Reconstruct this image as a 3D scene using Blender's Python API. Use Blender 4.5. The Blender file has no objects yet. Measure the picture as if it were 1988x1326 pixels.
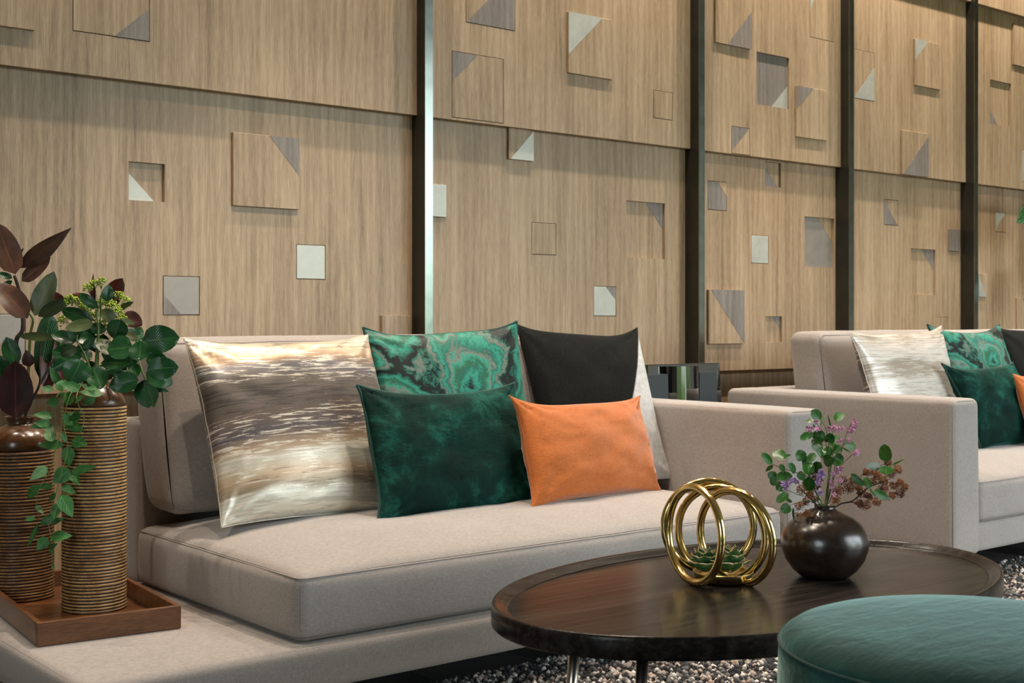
import bpy, bmesh, math, random
from mathutils import Vector, noise, Matrix
random.seed(7)
R = random.random
def U(a, b): return a + (b - a) * random.random()

# ---------------------------------------------------------------- camera, world, lights, exposure
H, F, CX, CY = .93, 2523.0, 994.0, 627.0          # eye height, focal length in px, vanishing row / column
TH = math.atan2(4108 - 994, 2523)
VX, VY = math.cos(TH), math.sin(TH)
sc = bpy.context.scene
COL = sc.collection
cam_d = bpy.data.cameras.new('camera'); cam = bpy.data.objects.new('camera', cam_d); COL.objects.link(cam)
cam.location = (0, 0, H); cam.rotation_euler = (math.pi / 2, 0, -(math.pi / 2 - TH))
cam_d.sensor_width = 36; cam_d.lens = F / 1988 * 36; cam_d.shift_y = -(663 - CY) / 1988
cam_d.clip_start = .05; cam_d.clip_end = 100
cam_d.dof.use_dof = True; cam_d.dof.focus_distance = 3.4; cam_d.dof.aperture_fstop = 9
sc.camera = cam
vs = sc.view_settings
vs.view_transform = 'Standard'; vs.look = 'None'; vs.gamma = 1; vs.use_curve_mapping = False
vs.exposure = 0.0

def world():
    w = bpy.data.worlds.new('garden_sky'); sc.world = w; w.use_nodes = True
    nt = w.node_tree; nt.nodes.clear(); n = nt.nodes.new; l = nt.links.new
    out = n('ShaderNodeOutputWorld'); bg = n('ShaderNodeBackground'); l(bg.outputs[0], out.inputs[0])
    tc = n('ShaderNodeTexCoord'); sep = n('ShaderNodeSeparateXYZ'); l(tc.outputs['Generated'], sep.inputs[0])
    mp = n('ShaderNodeMapping'); mp.inputs['Scale'].default_value = (1, 1, .55); l(tc.outputs['Generated'], mp.inputs[0])
    nz = n('ShaderNodeTexNoise'); nz.inputs['Scale'].default_value = 7; nz.inputs['Detail'].default_value = 6; l(mp.outputs[0], nz.inputs[0])
    a = n('ShaderNodeMath'); a.operation = 'MULTIPLY_ADD'; l(nz.outputs[0], a.inputs[0]); a.inputs[1].default_value = .9; l(sep.outputs[2], a.inputs[2])
    r = n('ShaderNodeValToRGB'); l(a.outputs[0], r.inputs[0])
    e = r.color_ramp.elements
    e[0].position = .38; e[0].color = (.03, .045, .02, 1)
    e[1].position = .95; e[1].color = (.92, .98, 1.06, 1)
    x = e.new(.50); x.color = (.10, .16, .06, 1)
    x = e.new(.62); x.color = (.75, .85, .9, 1)
    l(r.outputs[0], bg.inputs[0]); bg.inputs[1].default_value = 9.0
world()

def lamp(name, kind, loc, energy, color, **k):
    d = bpy.data.lights.new(name, kind); o = bpy.data.objects.new(name, d); COL.objects.link(o)
    o.location = loc; d.energy = energy; d.color = color
    tgt = k.pop('target', None)
    for a, b in k.items(): setattr(d, a, b)
    if tgt is not None:
        o.rotation_euler = (Vector(tgt) - Vector(loc)).to_track_quat('-Z', 'Y').to_euler()
    return o
WARM = (1.0, .83, .66)
DOWN = [(2.35, 2.80, 270), (4.9, 2.80, 240), (6.7, 2.80, 200), (1.35, 2.6, 120), (3.2, 1.9, 22)]
WASH = [(.6, 3.66, 110), (2.0, 3.66, 115), (3.5, 3.66, 150), (4.9, 3.66, 150), (6.1, 3.66, 150), (7.4, 3.66, 150)]
for i, (x, y, e) in enumerate(DOWN):
    lamp('downlight_beam', 'SPOT', (x, y, 3.72), e, WARM, spot_size=math.radians(75), spot_blend=.6, shadow_soft_size=.035, target=(x, y, 0))
for i, (x, y, e) in enumerate(WASH):
    lamp('wall_washer_beam', 'SPOT', (x, y, 3.72), e, (1, .87, .73), spot_size=math.radians(120), spot_blend=.8, shadow_soft_size=.03, target=(x, y + .25, 1.6))
# daylight entering through the glazed front of the room (fills the window opening)
for loc_, sz_, tg_ in (((6.3, -2.74, 1.78), 6.4, (6.3, 3, 1.78)), ((-2.55, -.35, 1.5), 1.5, (3, -.35, 1.5))):
    pt = lamp('window_portal', 'AREA', loc_, 1, (1, 1, 1), shape='RECTANGLE', size=sz_, size_y=3.3 if sz_ > 5 else 2.4, target=tg_)
    pt.data.cycles.is_portal = True

# ---------------------------------------------------------------- survey helpers (photo pixel + a known plane -> world point)
def ray(px, py):
    a = (px - CX) / F
    return Vector((VX + a * VY, VY - a * VX, -(py - CY) / F))
def atY(px, py, y):
    d = ray(px, py); return Vector((0, 0, H)) + d * (y / d.y)
def atT(px, py, t): return Vector((0, 0, H)) + ray(px, py) * t

# ---------------------------------------------------------------- mesh helpers
ORG = {}
def wo(o): return ORG.get(o.name, Vector((0, 0, 0)))
def empty(name, loc, label=None, cat=None, group=None, kind=None):
    o = bpy.data.objects.new(name, None); COL.objects.link(o); o.location = loc; o.empty_display_size = .05
    ORG[o.name] = Vector(loc); props(o, label, cat, group, kind); return o
def props(o, label=None, cat=None, group=None, kind=None):
    if label: o['label'] = label
    if cat: o['category'] = cat
    if group: o['group'] = group
    if kind: o['kind'] = kind
    return o
def mk(name, V, Fc, mat, parent=None, origin=None, smooth=True, uv=None, mi=None, **pr):
    """V in world coordinates; the object's origin is put at `origin` (default: centre of the base)."""
    V = [Vector(v) for v in V]
    if origin is None:
        mn = [min(v[i] for v in V) for i in range(3)]; mx = [max(v[i] for v in V) for i in range(3)]
        origin = Vector(((mn[0] + mx[0]) / 2, (mn[1] + mx[1]) / 2, mn[2]))
    origin = Vector(origin)
    me = bpy.data.meshes.new(name); me.from_pydata([v - origin for v in V], [], Fc)
    if uv:
        L = me.uv_layers.new(name='UVMap')
        for lp in me.loops: L.data[lp.index].uv = uv[lp.vertex_index]
    for m in (mat if isinstance(mat, (list, tuple)) else [mat]): me.materials.append(m)
    if mi: me.polygons.foreach_set('material_index', mi)
    me.polygons.foreach_set('use_smooth', [smooth] * len(me.polygons))
    me.update()
    o = bpy.data.objects.new(name, me); COL.objects.link(o)
    if parent is not None: o.parent = parent; o.location = origin - wo(parent)
    else: o.location = origin
    ORG[o.name] = origin; props(o, **pr); return o
def recalc(o):
    bm = bmesh.new(); bm.from_mesh(o.data); bmesh.ops.recalc_face_normals(bm, faces=bm.faces); bm.to_mesh(o.data); bm.free(); return o
def bevel(o, w, seg=2, ang=40):
    m = o.modifiers.new('bevel', 'BEVEL'); m.width = w; m.segments = seg; m.limit_method = 'ANGLE'; m.angle_limit = math.radians(ang); return o
def boxV(x0, x1, y0, y1, z0, z1):
    V = [(x, y, z) for z in (z0, z1) for y in (y0, y1) for x in (x0, x1)]
    Fc = [(0, 2, 3, 1), (4, 5, 7, 6), (0, 1, 5, 4), (2, 6, 7, 3), (0, 4, 6, 2), (1, 3, 7, 5)]
    return V, Fc
def box(name, b, mat, parent=None, bev=0, rot=None, **k):
    V, Fc = boxV(*b)
    if rot:
        c, a = rot; ca, sa = math.cos(a), math.sin(a)
        V = [(c[0] + (v[0] - c[0]) * ca - (v[1] - c[1]) * sa, c[1] + (v[0] - c[0]) * sa + (v[1] - c[1]) * ca, v[2]) for v in V]
    o = mk(name, V, Fc, mat, parent, smooth=False, **k)
    if bev: bevel(o, bev)
    return o
def lathe(name, c, prof, mat, parent=None, seg=48, mi=None, sx=1, sy=1, **k):
    """prof: list of (r, z) with z absolute; closed at both ends when r == 0"""
    V = []; Fc = []; MI = []
    n = len(prof)
    for (r, z) in prof:
        for j in range(seg):
            a = 2 * math.pi * j / seg; V.append((c[0] + sx * r * math.cos(a), c[1] + sy * r * math.sin(a), z))
    for i in range(n - 1):
        for j in range(seg):
            Fc.append((i * seg + j, i * seg + (j + 1) % seg, (i + 1) * seg + (j + 1) % seg, (i + 1) * seg + j)); MI.append(mi[i] if mi else 0)
    if prof[0][0] > 1e-5: Fc.append(tuple(reversed(range(seg)))); MI.append(0)
    if prof[-1][0] > 1e-5: Fc.append(tuple(range((n - 1) * seg, n * seg))); MI.append(mi[-1] if mi else 0)
    return mk(name, V, Fc, mat, parent, mi=MI, **k)
def tubeVF(path, r, seg=8, closed=False, V=None, Fc=None):
    V = [] if V is None else V; Fc = [] if Fc is None else Fc
    P = [Vector(p) for p in path]; n = len(P); b = len(V)
    rr = r if isinstance(r, (list, tuple)) else [r] * n
    up = None
    for i in range(n):
        if closed: t = P[(i + 1) % n] - P[i - 1]
        else: t = P[min(i + 1, n - 1)] - P[max(i - 1, 0)]
        t.normalize()
        if up is None: up = t.orthogonal().normalized()
        up = (up - t * up.dot(t)).normalized(); s = t.cross(up)
        for j in range(seg):
            a = 2 * math.pi * j / seg; V.append(P[i] + (up * math.cos(a) + s * math.sin(a)) * rr[i])
    m = n if closed else n - 1
    for i in range(m):
        for j in range(seg):
            i2 = (i + 1) % n
            Fc.append((b + i * seg + j, b + i * seg + (j + 1) % seg, b + i2 * seg + (j + 1) % seg, b + i2 * seg + j))
    if not closed:
        Fc.append(tuple(b + j for j in reversed(range(seg)))); Fc.append(tuple(b + (n - 1) * seg + j for j in range(seg)))
    return V, Fc
def tube(name, path, r, mat, parent=None, seg=8, closed=False, **k):
    V, Fc = tubeVF(path, r, seg, closed); return mk(name, V, Fc, mat, parent, **k)
def smoothpath(P, n=6):
    P = [Vector(p) for p in P]; out = []
    for i in range(len(P) - 1):
        p0 = P[max(i - 1, 0)]; p1 = P[i]; p2 = P[i + 1]; p3 = P[min(i + 2, len(P) - 1)]
        for k in range(n):
            t = k / n
            out.append(.5 * ((2 * p1) + (p2 - p0) * t + (2 * p0 - 5 * p1 + 4 * p2 - p3) * t * t + (3 * p1 - p0 - 3 * p2 + p3) * t ** 3))
    out.append(P[-1]); return out
def soft_box(name, b, r, mat, parent=None, puff=(0, 0, 0, 0), crease=.0, deform=None, n=22, **k):
    """rounded upholstered block; puff = outward crown of (top, front, sides, bottom)"""
    x0, x1, y0, y1, z0, z1 = b; c = Vector(((x0 + x1) / 2, (y0 + y1) / 2, (z0 + z1) / 2)); h = Vector(((x1 - x0) / 2, (y1 - y0) / 2, (z1 - z0) / 2))
    def ax(hh, m):
        e = [-hh + r * q for q in (0, .2, .45, .7, 1)]
        mid = [(-hh + r) + (2 * hh - 2 * r) * i / m for i in range(1, m)]
        return e + mid + [-q for q in reversed(e)]
    mm = [max(3, min(40, int(2 * hh / .05) + 2)) for hh in h]
    A = [ax(h[i], mm[i]) for i in range(3)]
    bm = bmesh.new()
    for d in range(3):
        u, v = (d + 1) % 3, (d + 2) % 3
        for s in (-1, 1):
            g = []
            for p in A[u]:
                row = []
                for q in A[v]:
                    w = [0, 0, 0]; w[d] = s * h[d]; w[u] = p; w[v] = q; w = Vector(w)
                    inn = Vector([max(-(h[i] - r), min(h[i] - r, w[i])) for i in range(3)])
                    dd = w - inn; fac = [1 - min(1, abs(w[i]) / h[i]) ** 2 for i in range(3)]
                    pt = inn + dd.normalized() * r
                    nx, ny, nz = pt.x / h.x, pt.y / h.y, pt.z / h.z
                    if d == 2: pt.z += s * (puff[0] if s > 0 else puff[3]) * max(0, (1 - nx ** 4)) * max(0, (1 - ny ** 4))
                    if d == 1: pt.y += s * puff[1] * max(0, 1 - nx ** 4) * max(0, 1 - nz ** 2)
                    if d == 0: pt.x += s * puff[2] * max(0, 1 - ny ** 4) * max(0, 1 - nz ** 2)
                    if crease: pt += pt.normalized() * crease * noise.noise((pt + c) * 5) + Vector((0, 0, 1)) * crease * .6 * noise.noise((pt + c) * 12)
                    wpt = pt + c
                    if deform: wpt = deform(wpt)
                    row.append(bm.verts.new(wpt))
                g.append(row)
            for i in range(len(g) - 1):
                for j in range(len(g[0]) - 1):
                    bm.faces.new((g[i][j], g[i + 1][j], g[i + 1][j + 1], g[i][j + 1]) if s > 0 else (g[i][j], g[i][j + 1], g[i + 1][j + 1], g[i + 1][j]))
    bmesh.ops.remove_doubles(bm, verts=bm.verts, dist=.0004)
    bmesh.ops.recalc_face_normals(bm, faces=bm.faces)
    V = [v.co.copy() for v in bm.verts]; bm.verts.index_update(); Fc = [tuple(v.index for v in f.verts) for f in bm.faces]; bm.free()
    return mk(name, V, Fc, mat, parent, **k)
def seam_loop(b, r, z, deform=None, which='z'):
    """rounded rectangle in plan running along the softened edge of a block"""
    x0, x1, y0, y1 = b; i = r * .293; q = r * .75; P = []
    x0 += i; x1 -= i; y0 += i; y1 -= i
    for cx, cy, a0 in ((x1 - q, y1 - q, 0), (x0 + q, y1 - q, 90), (x0 + q, y0 + q, 180), (x1 - q, y0 + q, 270)):
        for k in range(6):
            a = math.radians(a0 + 18 * k); P.append(Vector((cx + q * math.cos(a), cy + q * math.sin(a), z)))
    out = []
    for i in range(len(P)):
        a, c = P[i], P[(i + 1) % len(P)]; m = max(1, int((c - a).length / .06))
        for k in range(m):
            p = a.lerp(c, k / m); out.append(deform(p) if deform else p)
    return out

# ---------------------------------------------------------------- materials
class NT:
    def __init__(s, name):
        s.m = bpy.data.materials.new(name); s.m.use_nodes = True; s.t = s.m.node_tree; s.t.nodes.clear()
        s.out = s.t.nodes.new('ShaderNodeOutputMaterial'); s.b = s.t.nodes.new('ShaderNodeBsdfPrincipled'); s.l(s.b.outputs[0], s.out.inputs[0])
    def l(s, a, b): s.t.links.new(a, b)
    def n(s, ty, **k):
        x = s.t.nodes.new('ShaderNode' + ty)
        for a, b in k.items():
            if isinstance(b, tuple) and a not in ('_',) and not hasattr(x, a): x.inputs[a.replace('_', ' ')].default_value = b
            elif hasattr(x, a): setattr(x, a, b)
            else: x.inputs[a.replace('_', ' ')].default_value = b
        return x
    def coord(s, kind='Object', scale=(1, 1, 1), rot=(0, 0, 0), rnd=0):
        tc = s.n('TexCoord'); mp = s.n('Mapping'); mp.inputs['Scale'].default_value = scale; mp.inputs['Rotation'].default_value = rot
        src = tc.outputs[kind]
        if rnd:
            oi = s.n('ObjectInfo'); mu = s.n('Math', operation='MULTIPLY'); s.l(oi.outputs['Random'], mu.inputs[0]); mu.inputs[1].default_value = rnd
            va = s.n('VectorMath', operation='ADD'); s.l(src, va.inputs[0]); s.l(mu.outputs[0], va.inputs[1]); src = va.outputs[0]
        s.l(src, mp.inputs[0]); return mp.outputs[0]
    def noise(s, co, scale, detail=3, rough=.5, dist=0):
        x = s.n('TexNoise'); x.inputs['Scale'].default_value = scale; x.inputs['Detail'].default_value = detail; x.inputs['Roughness'].default_value = rough
        x.inputs['Distortion'].default_value = dist; s.l(co, x.inputs['Vector']); return x.outputs[0]
    def ramp(s, f, stops, interp='LINEAR'):
        x = s.n('ValToRGB'); e = x.color_ramp.elements; x.color_ramp.interpolation = interp
        while len(e) < len(stops): e.new(.5)
        for i, (p, c) in enumerate(stops):
            e[i].position = p; c = (c, c, c) if isinstance(c, (int, float)) else c; e[i].color = (*c, 1)
        s.l(f, x.inputs[0]); return x.outputs[0]
    def math(s, op, a, b=None, c=None):
        x = s.n('Math', operation=op)
        for i, v in enumerate((a, b, c)):
            if v is None: continue
            if isinstance(v, (int, float)): x.inputs[i].default_value = v
            else: s.l(v, x.inputs[i])
        return x.outputs[0]
    def mix(s, f, a, b, mode='MIX'):
        x = s.n('Mix', data_type='RGBA', blend_type=mode)
        for i, v in ((0, f), (6, a), (7, b)):
            if isinstance(v, (int, float)): x.inputs[i].default_value = v
            elif isinstance(v, tuple): x.inputs[i].default_value = (*v, 1)
            else: s.l(v, x.inputs[i])
        return x.outputs[2]
    def set(s, **k):
        for a, v in k.items():
            i = s.b.inputs[a.replace('_', ' ')]
            if isinstance(v, tuple): i.default_value = (*v, 1) if len(v) == 3 else v
            elif isinstance(v, (int, float)): i.default_value = v
            else: s.l(v, i)
        return s
    def bump(s, h, strength=.2, dist=.001):
        x = s.n('Bump'); x.inputs['Strength'].default_value = strength; x.inputs['Distance'].default_value = dist
        s.l(h, x.inputs['Height']); s.l(x.outputs[0], s.b.inputs['Normal']); return s

def m_wood(name, dark, mid, light, rough=.5, axis='Z', fine=1.0, contrast=1.0, coat=0, rnd=3):
    m = NT(name)
    def sc_(a, b):
        return {'Z': (a, a, b), 'X': (b, a, a), 'Y': (a, b, a)}[axis]
    broad = m.noise(m.coord(scale=sc_(1, .09), rnd=rnd), 7, 3, .6)
    mid_ = m.noise(m.coord(scale=sc_(1, .05), rnd=rnd), 30 * fine, 6, .7, .5)
    fin = m.noise(m.coord(scale=sc_(1, .07), rnd=rnd), 330 * fine, 3, .65)
    fig = m.n('TexWave', wave_type='BANDS', bands_direction='X' if axis != 'X' else 'Y'); m.l(m.coord(scale=sc_(1, .10), rnd=rnd), fig.inputs[0])
    fig.inputs['Scale'].default_value = 9; fig.inputs['Distortion'].default_value = 9; fig.inputs['Detail'].default_value = 3; fig.inputs['Detail Scale'].default_value = 1.3; fig.inputs['Detail Roughness'].default_value = .6
    s = m.math('MULTIPLY', broad, .34); s = m.math('MULTIPLY_ADD', mid_, .30, s); s = m.math('MULTIPLY_ADD', fin, .30, s); s = m.math('MULTIPLY_ADD', fig.outputs[1], .06, s)
    w = .20 / contrast
    c = m.ramp(s, [(.5 - w, dark), (.5 - w * .25, mid), (.5 + w * .6, light)])
    pore = m.ramp(m.noise(m.coord(scale=sc_(1, .02), rnd=rnd), 330 * fine, 2, .5), [(.36, 0.0), (.46, 1.0)])
    c = m.mix(m.math('MULTIPLY', m.math('SUBTRACT', 1, pore), .35), c, dark)
    m.set(Base_Color=c, Roughness=rough, Coat_Weight=coat, Coat_Roughness=.25); m.bump(m.math('ADD', fin, m.math('MULTIPLY', pore, .4)), .25, .0006); return m.m
def m_fabric(name, a, b, scale=700, rough=.9, sheen=.25, bump=.35, rnd=0, big=.0, warp=True):
    m = NT(name); co = m.coord()
    n1 = m.noise(co, scale, 2, .6); n2 = m.noise(co, 6, 3, .6)
    wx = m.noise(m.coord(scale=(1, 1, .12)), scale * 1.3, 1); wz = m.noise(m.coord(scale=(.12, .12, 1)), scale * 1.3, 1)
    s = m.math('MULTIPLY_ADD', n1, .4, m.math('MULTIPLY', m.math('ADD', wx, wz), .3))
    if big: s = m.math('MULTIPLY_ADD', m.math('SUBTRACT', n2, .5), big, s)
    m.set(Base_Color=m.ramp(s, [(.36, a), (.64, b)]), Roughness=rough, Sheen_Weight=sheen, Sheen_Roughness=.5, Sheen_Tint=(1, .97, .93))
    m.b.inputs['Specular IOR Level'].default_value = .2
    m.bump(s, bump, .0012); return m.m
def m_plain(name, c, rough=.5, metal=0, coat=0, spec=.5, bumpn=None):
    m = NT(name); n = m.noise(m.coord(), 14, 4, .6)
    lo = tuple(x * .9 for x in c); hi = tuple(min(1, x * 1.08) for x in c)
    m.set(Base_Color=m.ramp(n, [(.35, lo), (.65, hi)]), Roughness=m.ramp(n, [(.3, rough * .88), (.7, min(1, rough * 1.1))]), Metallic=metal, Coat_Weight=coat)
    m.b.inputs['Specular IOR Level'].default_value = spec
    if bumpn: m.bump(m.noise(m.coord(), bumpn[0], 3), bumpn[1], bumpn[2])
    return m.m
def m_velvet(name, a, b, c, uvs=(3, 2, 1), scale=8, sheen=1.0, tint=(.45, .85, .75)):
    m = NT(name); co = m.coord('Object'); n = m.noise(co, scale, 6, .68, .4); f = m.noise(co, 420, 2)
    s = m.math('MULTIPLY_ADD', f, .18, m.math('MULTIPLY', n, .82))
    m.set(Base_Color=m.ramp(s, [(.36, a), (.52, b), (.68, c)]), Roughness=.75, Sheen_Weight=sheen, Sheen_Roughness=.32, Sheen_Tint=tint)
    m.b.inputs['Specular IOR Level'].default_value = .12
    m.bump(m.math('ADD', n, m.math('MULTIPLY', m.noise(m.coord(scale=(1, 3.5, 3.5), rot=(0, 0, .65)), scale * 2.2, 5, .7, .6), .8)), .5, .006); return m.m
M = {}
M['oak'] = m_wood('pale_oak_veneer', (.19, .124, .070), (.37, .257, .155), (.50, .368, .24), .42, contrast=1.3)
M['oak_grey'] = m_wood('grey_stained_oak', (.10, .085, .075), (.21, .18, .16), (.31, .275, .25), .45, fine=1.4)
M['silver'] = m_plain('satin_champagne_metal', (.50, .50, .45), .42, .3)
M['taupe'] = m_plain('taupe_lacquer', (.30, .265, .235), .4, .2)
M['fin'] = m_plain('dark_bronze_metal', (.055, .054, .045), .34, .75)
M['fin_edge'] = m_plain('polished_steel_edge', (.26, .29, .27), .2, 1.0)
M['sofa'] = m_fabric('greige_linen', (.25, .222, .205), (.41, .372, .348), 620, .92, .3, .35, big=.12)
M['seam'] = m_fabric('greige_seam_thread', (.26, .23, .21), (.38, .34, .31), 900, .9, .2, .2)
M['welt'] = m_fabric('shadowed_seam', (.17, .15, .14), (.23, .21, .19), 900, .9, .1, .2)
M['tray'] = m_wood('walnut_stain', (.03, .009, .003), (.105, .036, .010), (.20, .078, .024), .33, axis='X', fine=.8, coat=.3)
M['vase_hi'] = m_wood('turned_mango_wood', (.12, .052, .018), (.37, .20, .075), (.62, .40, .18), .38, axis='X', fine=.7, contrast=1.3, rnd=0)
M['vase_hi2'] = m_wood('turned_brown_wood', (.07, .028, .010), (.21, .10, .034), (.40, .215, .085), .38, axis='X', fine=.7, contrast=1.3, rnd=0)
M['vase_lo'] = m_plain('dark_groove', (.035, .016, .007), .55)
M['vase_neck'] = m_wood('dark_polished_wood', (.025, .009, .003), (.075, .03, .011), (.12, .052, .02), .22, axis='X', fine=.5, coat=.5)
M['blackwood'] = m_wood('black_stained_ash', (.003, .003, .003), (.012, .010, .009), (.034, .028, .024), .22, axis='X', fine=.35, coat=.0, contrast=1.5)
M['blackvase'] = m_wood('ebonised_wood', (.006, .004, .003), (.016, .010, .008), (.035, .021, .015), .26, axis='X', fine=.35, coat=.4)
M['blackwood'].node_tree.nodes['Principled BSDF'].inputs['Specular IOR Level'].default_value = .13
M['gold'] = m_plain('polished_brass', (.86, .65, .28), .13, 1.0)
M['gold2'] = m_plain('satin_brass', (.66, .50, .22), .3, 1.0)
M['nickel'] = m_plain('brushed_bronze_leg', (.60, .54, .47), .25, 1.0)
M['blackfoot'] = m_plain('black_rubber', (.01, .01, .01), .6)
M['gloss'] = m_plain('black_glass', (.006, .007, .007), .03, .0, 1.0, spec=1.0)
M['leather'] = m_plain('blue_black_leather', (.018, .024, .03), .42, 0, 0, bumpn=(300, .2, .0004))
M['ceil'] = m_plain('white_ceiling', (.78, .76, .72), .8)
M['wallp'] = m_plain('warm_grey_plaster', (.45, .40, .34), .85)
M['steel'] = m_plain('window_frame_metal', (.04, .04, .04), .4, .6)
M['orange'] = m_fabric('burnt_orange_wool', (.38, .092, .016), (.58, .165, .036), 420, .9, .35, .5, big=.10)
M['velvet'] = m_velvet('bottle_green_velvet', (.0006, .009, .007), (.0015, .024, .018), (.012, .11, .082), sheen=.3, tint=(.06, .55, .42))
M['ottoman'] = m_velvet('teal_velvet', (.003, .021, .018), (.008, .042, .036), (.024, .092, .080), scale=5, sheen=.6, tint=(.66, .95, .90))
M['pipegreen'] = m_fabric('dark_green_cord', (.002, .03, .024), (.006, .06, .05), 700, .6, .2, .2)
def m_marble():
    m = NT('malachite_print_satin'); co = m.coord('UV', scale=(1, 1, 1))
    n = m.noise(m.coord('UV', scale=(1.0, 1.35, 1), rot=(0, 0, .5)), 1.25, 2, .45, .5)
    fine = m.noise(co, 9, 6, .72, .8)
    s = m.math('MULTIPLY_ADD', fine, .10, m.math('MULTIPLY', n, 1.0))
    b = m.math('FRACT', m.math('MULTIPLY', s, 7.0))
    dk = (.004, .010, .010); gr = (.012, .12, .09); tl = (.035, .27, .20); gy = (.17, .175, .16); g2 = (.028, .11, .062)
    c = m.ramp(b, [(0, tl), (.12, gr), (.20, gy), (.25, tl), (.36, g2), (.44, gr), (.52, tl), (.62, gr), (.68, dk), (.78, dk), (.82, gr), (.90, gy), (.94, gr), (1, tl)])
    sp = m.ramp(m.noise(co, 22, 5, .8), [(.33, 1.0), (.40, 0.0)])
    c = m.mix(sp, c, dk)
    m.set(Base_Color=c, Roughness=.5, Sheen_Weight=.05, Specular_IOR_Level=.22); m.bump(m.noise(m.coord(), 600, 1), .15, .0008); return m.m
M['marble'] = m_marble()
def m_stripe(name, lightup=0.0):
    m = NT(name); co = m.coord('UV', scale=(.32, 2.4, 1)); cf = m.coord('UV', scale=(2.2, 26, 1)); cb = m.coord('UV', scale=(.9, 1.9, 1))
    sep = m.n('SeparateXYZ'); tc = m.n('TexCoord'); m.l(tc.outputs['UV'], sep.inputs[0])
    broad = m.noise(cb, 1.6, 3, .55, .5)
    streak = m.noise(cf, 2.6, 6, .72, .5)
    v = m.math('ADD', sep.outputs[1], m.math('MULTIPLY', m.math('SUBTRACT', broad, .5), .24))
    base = m.ramp(v, [(0, (.48, .44, .36)), (.07, (.56, .53, .46)), (.13, (.27, .21, .14)), (.20, (.46, .33, .21)), (.28, (.52, .48, .39)), (.34, (.36, .25, .16)), (.42, (.085, .075, .085)), (.50, (.13, .095, .08)), (.60, (.105, .088, .075)), (.72, (.12, .10, .085)), (.80, (.13, .125, .14)), (.86, (.33, .21, .12)), (.92, (.55, .42, .29)), (1, (.66, .57, .44))])
    env = m.ramp(v, [(0, .62), (.15, .45), (.30, .56), (.38, .50), (.50, .53), (.56, .40), (.66, .36), (.72, .52), (.82, .54), (.9, .46), (1, .4)])
    k = m.math('ADD', streak, m.math('SUBTRACT', env, .5))
    lf = m.ramp(k, [(.55, 0.0), (.585, 1.0)])
    df = m.ramp(k, [(.33, 1.0), (.40, 0.0)])
    lt = m.ramp(broad, [(.4, (.70, .66, .55)), (.6, (.66, .60, .52))])
    c = m.mix(m.math('MULTIPLY', df, .75), base, (.035, .03, .03)); c = m.mix(m.math('MULTIPLY', lf, .85), c, lt)
    if lightup: c = m.mix(lightup, c, m.ramp(k, [(.38, (.42, .36, .30)), (.5, (.80, .77, .72))]))
    m.set(Base_Color=c, Roughness=.34, Metallic=.25, Sheen_Weight=.2); m.bump(streak, .25, .001); return m.m
M['stripe'] = m_stripe('brushstroke_silk'); M['stripe_lit'] = m_stripe('window_lit_brushstroke_silk', .8)  # second one is the same silk, window light on it painted into the colour
def m_bw():
    m = NT('charcoal_and_pale_grey_suede'); tc = m.n('TexCoord'); sep = m.n('SeparateXYZ'); m.l(tc.outputs['UV'], sep.inputs[0])
    u, v = sep.outputs[0], sep.outputs[1]
    # boundary curve u = .40 + .62 v^.75 : dark to its left
    bd = m.math('MULTIPLY_ADD', m.math('POWER', v, .8), .62, .40)
    k = m.math('SUBTRACT', u, bd)
    dark = m.ramp(m.noise(m.coord(), 260, 4, .7), [(.35, (.006, .007, .0065)), (.7, (.017, .018, .017))])
    lite = m.ramp(m.noise(m.coord(), 60, 4), [(.35, (.50, .50, .50)), (.7, (.62, .61, .60))])
    c = m.mix(m.ramp(m.math('MULTIPLY_ADD', k, 60, .5), [(.0, 0.0), (1, 1.0)]), dark, lite)
    m.set(Base_Color=c, Roughness=.9, Sheen_Weight=.02, Specular_IOR_Level=.1); m.bump(m.noise(m.coord(), 300, 3), .3, .001); return m.m
M['bw'] = m_bw()
M['darkcloth'] = m_fabric('charcoal_backing', (.006, .007, .0065), (.018, .019, .018), 500, .9, .02)
M['darkcloth'].node_tree.nodes['Principled BSDF'].inputs['Specular IOR Level'].default_value = .1
def m_leaf(name, a, b, vein, rough=.28, vs_=14, back=None, trans=.0, metal=0):
    m = NT(name); tc = m.n('TexCoord'); sep = m.n('SeparateXYZ'); m.l(tc.outputs['UV'], sep.inputs[0])
    u = m.math('ABSOLUTE', m.math('SUBTRACT', sep.outputs[0], .5))
    n = m.noise(m.coord(rnd=5), 25, 3)
    c = m.ramp(n, [(.35, a), (.65, b)])
    mid = m.ramp(u, [(.012, 1.0), (.035, 0.0)])
    c = m.mix(m.math('MULTIPLY', mid, .75), c, vein)
    if back is not None:
        g = m.n('NewGeometry'); c = m.mix(g.outputs['Backfacing'], c, back)
    m.set(Base_Color=c, Roughness=rough, Metallic=metal)
    ph = m.math('SINE', m.math('MULTIPLY', m.math('SUBTRACT', sep.outputs[1], m.math('MULTIPLY', u, .7)), vs_ * 6.28))
    m.bump(ph, .22 if vs_ < 15 else .06, .0012); return m.m
M['lf_green'] = m_leaf('glossy_dark_green_leaf', (.006, .045, .012), (.018, .085, .026), (.06, .16, .05), .22)
M['lf_olive'] = m_leaf('olive_leaf', (.035, .06, .018), (.075, .10, .035), (.12, .14, .05), .35, 16)
M['lf_brown'] = m_leaf('bronze_rubber_leaf', (.040, .014, .006), (.085, .034, .015), (.14, .05, .03), .42, 16)
M['lf_rose'] = m_leaf('rose_brown_leaf', (.09, .04, .028), (.15, .07, .05), (.30, .12, .10), .3, 16)
M['lf_red'] = m_leaf('burgundy_leaf', (.055, .007, .007), (.12, .018, .015), (.19, .04, .035), .32, 16)
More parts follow.
